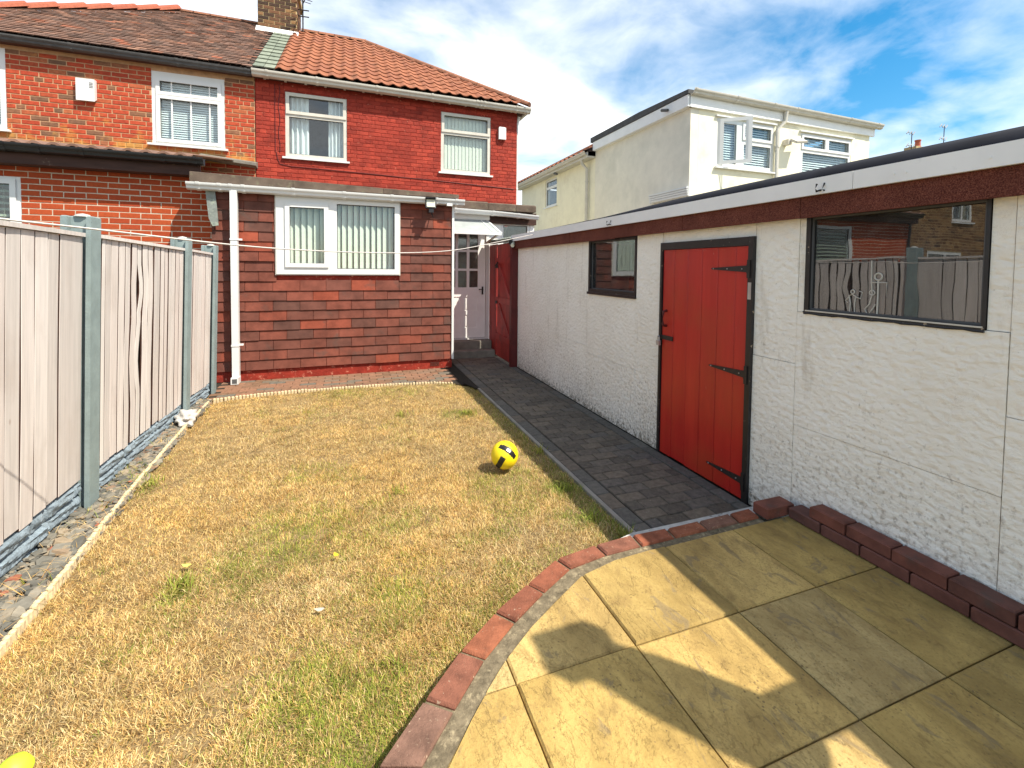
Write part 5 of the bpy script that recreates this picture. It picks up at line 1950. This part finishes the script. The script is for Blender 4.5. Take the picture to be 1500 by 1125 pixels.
def board(ya, yb, z0, z1, x, bows=(), twist=0.0, cup=0.0):
    """one vertical board; bows = (height fraction, half length, sideways shift) of its warps"""
    n = 20
    T_ = 0.013
    vs, fs_ = [], []
    ph = random.uniform(0, 6)
    for k in range(n + 1):
        t_ = k / n
        z = z0 + (z1 - z0) * t_
        s_ = 0.0012 * math.sin(ph + 7 * t_)
        for c_, hl_, am in bows:
            s_ += am * max(0.0, 1 - abs(t_ - c_) / hl_) ** 0.8
        w0, w1 = ya + s_, yb + s_
        xo = x + cup * math.sin(math.pi * t_)
        e_ = .002
        vs += [(xo + twist - e_, w0, z), (xo + twist, w0 + e_, z), (xo - twist, w1 - e_, z), (xo - twist - e_, w1, z), (xo - twist - T_, w1, z), (xo + twist - T_, w0, z)]
    for k in range(n):
        for q in range(6):
            r_ = (q + 1) % 6
            fs_.append((k * 6 + q, k * 6 + r_, k * 6 + 6 + r_, k * 6 + 6 + q))
    fs_ += [(5, 4, 3, 2, 1, 0), tuple(6 * n + q for q in range(6))]
    m_ = MB()
    m_.add(vs, fs_)
    return m_


def board_obj(mb_, loc):
    """painted face, bare dark timber on the sawn edges and back"""
    me_ = mb_.mesh('board', None, loc, fix=False)
    me_.materials.append(M['board'])
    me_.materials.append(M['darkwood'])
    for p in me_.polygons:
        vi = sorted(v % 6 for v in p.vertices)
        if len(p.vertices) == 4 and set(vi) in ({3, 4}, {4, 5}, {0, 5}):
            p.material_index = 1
    o_ = bpy.data.objects.new('board', me_)
    return link(o_, loc, fn)


bays = [(1.86, 3.745, [1.86, 1.93, 2.01, 2.13, 2.25, 2.36, 2.48, 2.60, 2.72, 2.83, 2.93, 3.03, 3.141, 3.255, 3.373, 3.489, 3.745], 1.815, 1.79, 0.205, 0.205),
        (3.855, 5.665, [3.855, 3.965, 4.035, 4.123, 4.236, 4.338, 4.437, 4.551, 4.654, 4.763, 4.877, 5.041, 5.149, 5.24, 5.334, 5.432, 5.55, 5.665], 1.795, 1.765, 0.20, 0.17),
        (5.775, 6.715, [5.775, 5.89, 5.992, 6.088, 6.2, 6.324, 6.453, 6.581, 6.715], 1.765, 1.745, 0.17, 0.13)]
for a, b, ys_, zt0, zt1, g0, g1 in bays:
    a, b, ys_ = a * FK, b * FK, [v * FK for v in ys_]
    gravel_board(a, b, (g0 + g1) / 2 - .01)
    for i, (p, q) in enumerate(zip(ys_[:-1], ys_[1:])):
        t_ = ((p + q) / 2 - a) / (b - a)
        bows = [(random.uniform(.25, .75), random.uniform(.2, .4), random.uniform(-.003, .003))]
        key_ = round(p / FK, 3)
        xs_off = random.uniform(-.002, .002)
        if key_ == 4.437:
            bows = [(.78, .10, -.012), (.41, .2, -.030)]
        if key_ == 4.551:
            bows = [(.77, .115, .050), (.41, .17, -.046)]
            xs_off = -.005
        if key_ == 4.654:
            bows = [(.77, .14, .032), (.41, .15, .006)]
        if key_ == 4.763:
            bows = [(.77, .2, .018), (.30, .2, -.010)]
        if key_ == 4.338:
            bows = [(.41, .2, -.016)]
        gap = random.choice([.012, .016, .020, .026]) if a > 3 else random.choice([.007, .009, .011])
        if key_ == 4.877:
            gap = .034
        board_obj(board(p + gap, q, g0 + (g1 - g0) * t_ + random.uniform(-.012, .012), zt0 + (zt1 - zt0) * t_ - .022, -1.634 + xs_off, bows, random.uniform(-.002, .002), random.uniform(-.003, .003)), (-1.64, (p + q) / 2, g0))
    mb = MB()
    mb.bar((-1.642, a, zt0 - .006), (-1.642, b, zt1 - .006), .05, .024)
    obj('capping_rail', mb, M['board'], fn, (-1.67, a, zt0))
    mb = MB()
    mb.box(-1.69, -1.68, a, b, .1, zt1 - .03)  # dark sheet added behind the boards so their gaps look shaded
    obj('gap_shade_sheet', mb, M['darkwood'], fn, (-1.7, a, 1))
# the whole fence leans a little over the lawn
for o in [c for c in bpy.data.objects if c.parent and (c.parent == fn or c.parent.parent == fn)]:
    wz, wx = wpos(o).z, 0
    for v in o.data.vertices:
        v.co.x += 0.055 * max(0.0, v.co.z + wz) / 1.9
# sagging washing line
pts = [(-1.585, 1.75, 1.80), (-1.176, 2.163, 1.758), (-1.016, 2.33, 1.748), (-.568, 2.798, 1.705), (-.217, 3.164, 1.698), (.196, 3.596, 1.704), (.60, 4.01, 1.728), (.988, 4.421, 1.768), (1.45, 4.90, 1.862), (1.895, 5.368, 1.960), (2.486, 5.98, 2.085)]
mb = MB()
sm = []
for i in range(len(pts) - 1):
    for k in range(4):
        sm.append(Vector(pts[i]).lerp(Vector(pts[i + 1]), k / 4))
sm.append(Vector(pts[-1]))
for _ in range(4):
    sm = [sm[0]] + [(sm[i - 1] + sm[i] * 2 + sm[i + 1]) / 4 for i in range(1, len(sm) - 1)] + [sm[-1]]
mb.tube(sm, .0042, 5)
tag(obj('washing_line', mb, M['wire'], None, sm[0], smooth=60), 'thin pale washing line sagging across the lawn from the fence to the garage eaves', 'washing line')

# ---------------------------------------------------------------- things on walls and lawn
def alarm(x, z, w, h, d, label, sound=True):
    a = thing('alarm_box', (x, YM - .04, z), label, 'alarm box')
    m_ = MB()
    if sound:
        m_.prism([(YM - .008, z - h * .36), (YM - d, z - h * .5), (YM - d, z + h * .5), (YM - .008, z + h * .5)], x - w / 2, x + w / 2, 'x')
    else:
        m_.cbox(x - w / 2, x + w / 2, YM - d, YM - .008, z - h / 2, z + h / 2, .02)
    obj('alarm_cover', m_, M['upvc'], a)
    if sound:
        m_ = MB()
        for k in range(4):
            m_.box(x + w * .22, x + w * .42, YM - d - .003, YM - d + .002, z + h * (.10 + .07 * k), z + h * (.13 + .07 * k))
        obj('sounder_slot', m_, M['gasket'], a)
    return a


alarm(-4.06, 4.47, .245, .36, .085, 'white angular alarm box with a sounder grille on the bare brick wall')
alarm(3.20, 4.565, .165, .27, .07, 'small plain white alarm box beside the right-hand upper window of the red house', False)

fd = thing('floodlight', (1.18, YX - .1, 2.52), 'square black floodlight with a pale lens under the white gutter of the tile-clad extension', 'floodlight')
mb = MB()
vs = [(1.105, YX - .20, 2.50), (1.255, YX - .20, 2.50), (1.255, YX - .155, 2.645), (1.105, YX - .155, 2.645)]
bk = [(x, y + .045, z - .012) for x, y, z in vs]
mb.add(vs + bk, [(0, 1, 2, 3), (7, 6, 5, 4), (0, 4, 5, 1), (1, 5, 6, 2), (2, 6, 7, 3), (3, 7, 4, 0)])
mb.box(1.10, 1.26, YX - .215, YX - .14, 2.645, 2.655)
obj('lamp_housing', mb, M['black'], fd)
mb = MB()
vs = [(1.118, YX - .2015, 2.515), (1.242, YX - .2015, 2.515), (1.242, YX - .162, 2.632), (1.118, YX - .162, 2.632)]
mb.add([(x, y - .003, z) for x, y, z in vs] + [(x, y + .004, z) for x, y, z in vs], [(0, 1, 2, 3), (0, 4, 5, 1), (1, 5, 6, 2), (2, 6, 7, 3), (3, 7, 4, 0)])
obj('lens', mb, M['lampglass'], fd)
mb = MB()
mb.box(1.16, 1.21, YX - .17, YX - .02, 2.44, 2.49)
mb.box(1.15, 1.22, YX - .21, YX - .15, 2.43, 2.485)
mb.tube([(1.20, YX - .12, 2.43), (1.235, YX - .10, 2.37), (1.225, YX - .03, 2.42)], .008, 6)
obj('sensor_bracket', mb, M['black'], fd)
mb = MB()
mb.cbox(1.44, 1.525, YX - .13, YX - .045, 2.555, 2.60, .01)
tag(obj('junction_box', mb, M['upvc'], None, (1.48, YX - .09, 2.57)), 'small white box under the right end of the extension gutter', 'junction box')

# yellow football with black panels and a white print
BC, BRD = Vector((1.158, 3.325, 0.125)), 0.108
bl = thing('football', BC, 'yellow football with black panels lying on the parched lawn near the path', 'ball')
toC = (Vector((0, 0, H)) - BC).normalized()
bx = Vector((0, 0, 1)).cross(toC).normalized()
by = toC.cross(bx)
def on_ball(u, v):
    d = (toC * math.sqrt(max(0.02, 1 - u * u - v * v)) + bx * u + by * v).normalized()
    return d
bm = bmesh.new()
bmesh.ops.create_icosphere(bm, subdivisions=5, radius=BRD)
me = bpy.data.meshes.new('ball_skin')
panels_def = [  # centre u,v ; half length, half width, angle on the disc
    (0.26, 0.33, 0.70, 0.21, -0.60), (-0.33, -0.56, 0.46, 0.20, 1.02)]
me.materials.append(M['ballyellow'])
me.materials.append(M['ballblack'])
me.materials.append(M['ballwhite'])
for f in bm.faces:
    d = f.calc_center_median().normalized()
    u, v, w_ = d.dot(bx), d.dot(by), d.dot(toC)
    f.material_index = 0
    if w_ > 0:
        for (cu, cv, hl, hw, an) in panels_def:
            du, dv = u - cu, v - cv
            a_, b_ = du * math.cos(an) + dv * math.sin(an), -du * math.sin(an) + dv * math.cos(an)
            b_ -= 0.30 * a_ * a_ * (-1 if cu > 0 else 0)
            taper = 1 if cu < 0 else 1.0 - .25 * abs(a_ / hl)
            if abs(a_) < hl and abs(b_) < hw * taper:
                f.material_index = 1
                if cu > 0 and abs(a_ - .04) < .17 and abs(b_) < .095:
                    f.material_index = 2
    else:
        a_ = abs(u * .7 + v * .7)
        if a_ < .18 and abs(u - v) < 1.0:
            f.material_index = 1
    f.smooth = True
# pressed seams along the panel borders
for vtx in bm.verts:
    ms = {f.material_index for f in vtx.link_faces}
    if 0 in ms and 1 in ms:
        vtx.co *= 0.985
bm.to_mesh(me)
bm.free()
o = bpy.data.objects.new('ball_skin', me)
link(o, BC, bl)

lb = MB()
lb.lathe([(.001, -.045), (.032, -.032), (.047, 0), (.046, .006), (.032, .033), (.001, .046)], (-0.972, 1.765, .038), 20)
tag(obj('toy_ball', lb, M['lime'], None, (-0.972, 1.765, .038), smooth=70), 'lime yellow toy ball at the near left corner of the parched lawn', 'ball')


def leaf(x, y, s, rot, m, label, cat='leaf', z=.045):
    pts = [(0, -1), (.45, -.5), (.5, .1), (.25, .65), (0, 1), (-.25, .65), (-.5, .1), (-.45, -.5)]
    vs = [(0, 0, 0.10)] + [(a, b, -0.15 * abs(a) + .12 * b * b) for a, b in pts]
    m_ = MB()
    m_.add(vs + [(a, b, c - .04) for a, b, c in vs], [(0, i + 1, (i + 1) % 8 + 1) for i in range(8)] + [(9, (i + 1) % 8 + 10, i + 10) for i in range(8)] + [(i + 1, i + 10, (i + 1) % 8 + 10, (i + 1) % 8 + 1) for i in range(8)])
    m_.v = [(x + (a * math.cos(rot) - b * math.sin(rot)) * s, y + (a * math.sin(rot) + b * math.cos(rot)) * s, z + c * s) for a, b, c in m_.v]
    tag(obj('leaf' if cat == 'leaf' else cat, m_, m, None, (x, y, z)), label, cat)


leaf(-.068, 2.58, .022, .5, M['leaf'], 'bright yellow fallen leaf on the middle of the lawn', z=.035)
leaf(-.80, 2.74, .026, 1.2, M['leafgreen'], 'pale greenish yellow leaf beside a green grass tuft on the left of the lawn', z=.035)
leaf(1.12, 2.10, .024, 2.0, M['leafgreen'], 'pale dry leaf lying on the grass against the curved kerb', z=.035)
leaf(-.13, 2.19, .024, 1.3, M['feather'], 'small pale feather lying on the parched grass', 'feather', z=.03)

# crumpled bag at the foot of the fence
bm = bmesh.new()
bmesh.ops.create_icosphere(bm, subdivisions=4, radius=1.0)
for v in bm.verts:
    d = v.co.normalized()
    k_ = 1 + .22 * math.sin(5 * d.x + 3 * d.y) * math.cos(4 * d.z + 2 * d.x) + .12 * math.sin(11 * d.y + 7 * d.z) + .03 * math.sin(23 * d.x - 9 * d.y)
    v.co = Vector((d.x * .085 * k_, d.y * .20 * k_, max(-.02, d.z * .075 * k_ + .02)))
for f in bm.faces:
    f.smooth = True
me = bpy.data.meshes.new('plastic_bag')
bm.to_mesh(me)
bm.free()
me.materials.append(M['rag'])
o = bpy.data.objects.new('plastic_bag', me)
link(o, (-1.545, 5.36, .03))
tag(o, 'crumpled dirty white plastic bag lying on the slates at the foot of the fence', 'bag')
o.rotation_euler = (0, 0, .2)

# ---------------------------------------------------------------- cream house
cr = thing('cream_house', (9.2, 11, 0), 'cream rendered house with a flat-roofed two-storey rear extension behind the garage', 'house')
XC, YC = 6.5, 7.47
C1 = (7.18, 8.76, 3.75, 4.755)
C2 = (9.57, 11.23, 3.6, 4.71)
mb = holed('-Y', YC, XC + .204, 11.86, 0, 5.0, -.25, 0, [C1, C2])
obj('rear_wall', mb, M['cream'], cr)
mb = MB()
mb.box(XC - .001, XC + .2, YC - .001, 11.2, 0, 5.0)
obj('extension_side', mb, M['greycream'], cr)
SWN = (13.70, 14.64, 3.72, 4.66)
obj('side_wall', holed('-X', XC, 11.203, 16.9, 0, 4.75, -.2, -.012, [SWN]), M['cream'], cr)
mb = MB()
mb.box(11.6, 11.85, YC + .252, 16.9, 0, 4.9)
mb.box(XC + .21, 11.59, 16.7, 16.9, 0, 4.75)
mb.box(XC + .21, 11.59, YC + 2.3, YC + 2.35, 3.02, 4.9)
mb.box(XC + .21, 11.59, YC + .26, 16.6, 2.95, 3.0)
mb.box(XC + 2.0, XC + 2.05, 11.4, 16.6, 3.02, 4.7)
obj('inner_wall', mb, M['wallint'], cr)
w = window(cr, '-Y', YC, *C1, [(7.27, 7.72, 3.84, 4.67), (7.93, 8.68, 4.42, 4.67), (7.93, 8.68, 3.84, 4.28)], M['upvc'], M['glass'], sash=(1,), sill=.07)
venetian(w, YC, 7.22, 8.72, 3.78, 4.72, .05, M['venetian'])
# the left light stands open, hinged on its left side
cs = MB()
hx, hy = 7.24, YC - .03
op = R(38)
ux, uy = math.cos(op), -math.sin(op)
cw = 0.60
z0, z1 = 3.80, 4.73
for (a0, a1, b0, b1) in ((0, .07, z0, z1), (cw - .07, cw, z0, z1), (.07, cw - .07, z0, z0 + .07), (.07, cw - .07, z1 - .07, z1)):
    q = []
    for s_, zz_ in ((a0, b0), (a1, b0), (a1, b1), (a0, b1)):
        q.append((hx + ux * s_, hy + uy * s_, zz_))
    q2 = [(x - uy * -.05 * 1.0, y + ux * .05, z) for x, y, z in q]
    cs.add(q + q2, [(0, 1, 2, 3), (7, 6, 5, 4), (0, 4, 5, 1), (1, 5, 6, 2), (2, 6, 7, 3), (3, 7, 4, 0)])
cas = obj('open_casement', cs, M['upvc'], w, label='window light standing open')
g_ = MB()
q = [(hx + ux * s_ + .0 - uy * .0, hy + uy * s_ + .02, zz_) for s_, zz_ in ((.07, z0 + .07), (cw - .07, z0 + .07), (cw - .07, z1 - .07), (.07, z1 - .07))]
g_.add(q, [(0, 1, 2, 3)])
obj('open_pane', g_, M['glass'], w)
w = window(cr, '-Y', YC, *C2, [(9.66, 10.36, 4.40, 4.63), (10.46, 11.15, 4.40, 4.63), (9.66, 11.15, 3.68, 4.28)], M['upvc'], M['glass'], sash=(0, 1), sill=.07)
venetian(w, YC, 9.62, 11.18, 3.65, 4.66, .05, M['venetian'])
mb = MB()
mb.box(7.13, 8.80, YC - .05, YC - .001, 4.77, 4.80)
mb.box(9.52, 11.27, YC - .05, YC - .001, 4.725, 4.755)
obj('drip_board', mb, M['upvc'], cr)
w = window(cr, '-X', XC, *SWN, [(13.77, 14.57, 4.42, 4.59), (13.77, 14.57, 3.79, 4.33)], M['upvc'], M['glass'], sill=.03, depth=(-.10, -.05))
mb = MB()
mb.box(6.44, 11.95, YC - .06, YC - .002, 4.865, 5.10)
obj('fascia', mb, M['fascia'], cr)
mb = MB()
mb.box(6.38, 6.42, YC - .05, 11.15, 4.87, 5.10)
mb.box(6.421, 6.499, YC - .05, 11.15, 4.865, 4.88)
obj('side_fascia', mb, M['fascia'], cr)
mb = MB()
mb.prism([(YC - .08, 5.11), (11.25, 5.11), (11.25, 5.24), (9.0, 5.25), (YC - .08, 5.19)], 6.36, 12.0, 'x')
obj('flat_roof', mb, M['roofgrey'], cr)
gutter(cr, (6.42, YC - .13, 5.15), (12.08, YC - .13, 5.09), M['upvc_old'], .065, brackets=(.01, .2, .38, .5, .8, .97))
pipe(cr, [(8.97, YC - .12, 5.06), (8.97, YC - .10, 4.86), (8.80, YC - .06, 4.68), (8.80, YC - .06, .1)], .04, M['upvc_old'], clips=[(8.80, YC - .06, 4.3)])
pipe(cr, [(6.28, 11.6, 4.72), (6.30, 11.6, 4.60), (6.43, 11.55, 4.45), (6.43, 11.55, .1)], .045, M['upvc_old'], clips=[(6.43, 11.55, 4.1), (6.43, 11.55, 3.2)])
mb = MB()
mb.box(6.27, 6.497, 11.21, 17.0, 4.70, 4.745)
mb.box(6.25, 6.269, 11.21, 17.0, 4.70, 4.84)
obj('eaves_board', mb, M['upvc_old'], cr)
gutter(cr, (6.21, 11.22, 4.83), (6.21, 17.05, 4.80), M['upvc_old'], .06, axis='y', brackets=(.05, .3, .6, .9))
mb = MB()
vs = [(6.22, 11.2, 4.86), (6.22, 17.1, 4.86), (9.2, 14.3, 6.5), (9.2, 11.2, 6.5), (12.0, 17.1, 4.86), (12.0, 11.2, 4.86)]
mb.add(vs, [(0, 1, 2, 3), (1, 4, 2), (3, 2, 4, 5), (0, 3, 5)])
crf = obj('roof', mb, M['underlay'], cr)
rest = MB()
A0 = Vector((6.22, 0, 4.86))
svx = Vector((2.98, 0, 1.64))
slen = svx.length
svx.normalize()
nvx = Vector((-svx.z, 0, svx.x))
nr = 10
for r_ in range(nr):
    s0 = r_ * slen / nr
    y = 11.2
    ymax = 17.1 - 2.8 * (r_ / nr)
    while y < ymax:
        n = 6
        V = []
        for e in (0, 1):
            for k in range(n + 1):
                prof = .03 * math.sin(math.pi * min(1, k / n / .6)) if k / n < .6 else 0
                p = A0 + svx * (s0 + e * slen / nr * 1.1 - .01) + nvx * (.03 * (1 - e) + prof + .008)
                V.append((p.x, min(y + .30 * k / n, ymax), p.z))
        rest.add(V, [(k, k + 1, n + 2 + k, n + 1 + k) for k in range(n)])
        y += .30
obj('roof_tiles', rest, M['pantile'], crf, kind='stuff')
ridge_run(crf, (6.22, 17.1, 4.90), (9.2, 14.3, 6.54), 9, M['ridge_brown'], .10)
fl2 = thing('floodlight', (9.25, YC - .15, 4.45), 'white floodlight on the cream rear wall between the two upper windows', 'floodlight')
mb = MB()
mb.add([(9.10, YC - .30, 4.39), (9.42, YC - .30, 4.43), (9.40, YC - .16, 4.52), (9.08, YC - .16, 4.48), (9.10, YC - .28, 4.35), (9.42, YC - .28, 4.39), (9.40, YC - .12, 4.48), (9.08, YC - .12, 4.44)], [(0, 1, 2, 3), (7, 6, 5, 4), (0, 4, 5, 1), (1, 5, 6, 2), (2, 6, 7, 3), (3, 7, 4, 0)])
obj('lamp_housing', mb, M['upvc_old'], fl2)
mb = MB()
mb.box(9.03, 9.13, YC - .14, YC - .002, 4.36, 4.48)
obj('bracket', mb, M['upvc_old'], fl2)
for y, z, lab in ((8.02, 4.965, 'small dark camera on the white side fascia near the corner of the cream house'), (13.35, 4.66, 'small dark camera under the side eaves of the cream house')):
    c_ = thing('security_camera', (6.36, y, z), lab, 'camera')
    mb = MB()
    mb.tube([(6.30, y - .10, z - .03), (6.28, y + .08, z + .02)], .032, 8)
    obj('camera_body', mb, M['gasket'], c_, smooth=50)
    mb = MB()
    mb.tube([(6.38 if y < 9 else 6.27, y + .06, z + .05), (6.29, y + .03, z)], .015, 6)
    obj('camera_arm', mb, M['gasket'], c_)
mb = MB()
for k in range(4):
    mb.box(6.40 - .006 * k, 6.42, 7.40, 8.62, 3.10 + k * .047, 3.137 + k * .047)
mb.box(6.421, 6.49, 7.39, 8.63, 3.09, 3.285)
obj('porch_gutter', mb, M['upvc'], cr)

# ---------------------------------------------------------------- brown house seen in the garage glass, far house over the garage roof
bh = thing('brown_house', (-11, 9.5, 0), 'old brown brick house beyond the neighbouring extension on the far left', 'house')
bw = [(-9.30, -8.48, 3.06, 4.35), (-12.05, -11.12, 3.06, 4.35), (-11.55, -10.15, 1.0, 2.2)]
hw = obj('wall', holed('-Y', 8.0, -14.0, -8.35, 0, 5.4, -.25, 0, bw), M['brownmortar'], bh)
mb = MB()
mb.box(-14.0, -13.8, 8.26, 13, 0, 5.4)
mb.box(-8.55, -8.35, 8.26, 13, 0, 5.4)
mb.box(-13.79, -8.56, 12.8, 13, 0, 5.4)
mb.box(-13.79, -8.56, 10, 10.05, 0, 5.4)
obj('side_wall', mb, M['brownmortar'], bh)
lst = brick_list(-14.0, -8.35, 1.2, 5.3, .236, .0785, .013, bw, 6, -14.0)
lay_bricks(hw, '-Y', 8.0, lst, M['brownbrick'], .006, .003, 0)
for q in bw:
    window(bh, '-Y', 8.0, *q, [(q[0] + .07, (q[0] + q[1]) / 2 - .03, q[2] + .08, q[3] - .07), ((q[0] + q[1]) / 2 + .03, q[1] - .07, q[2] + .08, q[3] - .07)], M['upvc'], M['glass'], sill=.06)
mb = MB()
mb.add([(-14.2, 7.7, 5.4), (-8.1, 7.7, 5.4), (-8.1, 10.5, 7.3), (-14.2, 10.5, 7.3), (-14.2, 13.3, 5.4), (-8.1, 13.3, 5.4)], [(0, 1, 2, 3), (3, 2, 5, 4), (0, 3, 4), (1, 5, 2), (0, 4, 5, 1)])
obj('roof', mb, M['plaintile'], bh)

fh = thing('far_house', (31, 17, 0), 'distant terraced house whose chimney just shows over the black garage roof edge', 'house')
mb = MB()
mb.box(26, 38, 17.5, 24, 0, 6.0)
obj('wall', mb, M['brownmortar'], fh)
mb = MB()
mb.add([(25.8, 17.2, 6.0), (38.2, 17.2, 6.0), (38.2, 20.7, 8.35), (25.8, 20.7, 8.35), (25.8, 24.3, 6.0), (38.2, 24.3, 6.0)], [(0, 1, 2, 3), (3, 2, 5, 4), (0, 3, 4), (1, 5, 2), (0, 4, 5, 1)])
rf = obj('roof', mb, M['plaintile'], fh)
mb = MB()
mb.box(29.95, 30.7, 16.4, 17.0, 5.5, 8.69)
chf = obj('chimney', mb, M['brownmortar'], rf)
mb = MB()
mb.lathe([(.15, 0), (.13, .05), (.125, .30), (.15, .32), (.15, .38)], (30.35, 16.55, 8.70), 12)
obj('chimney_pot', mb, M['pot'], chf)
for x, y, z, lab in ((29.70, 16.5, 9.42, 'left of two far television aerials beside the red chimney pot'), (32.6, 16.5, 10.12, 'right and taller of two far television aerials over the garage roof')):
    a = thing('aerial', (x, y, z - 1.6), lab, 'aerial', 'television aerials over the garage roof')
    mb = MB()
    mb.tube([(x, y, z - 2.5), (x, y, z)], .022, 5)
    obj('mast', mb, M['iron'], a)
    mb = MB()
    for dz in (.05, .75):
        mb.tube([(x - .75, y - .2, z - dz - .08), (x, y, z - dz)], .018, 4)
        for k in range(3):
            xx = x - .70 + k * .26
            mb.tube([(xx - .10, y - .2, z - dz - .16), (xx + .08, y - .2, z - dz + .02)], .03, 4)
    obj('aerial_bar', mb, M['iron'], a)
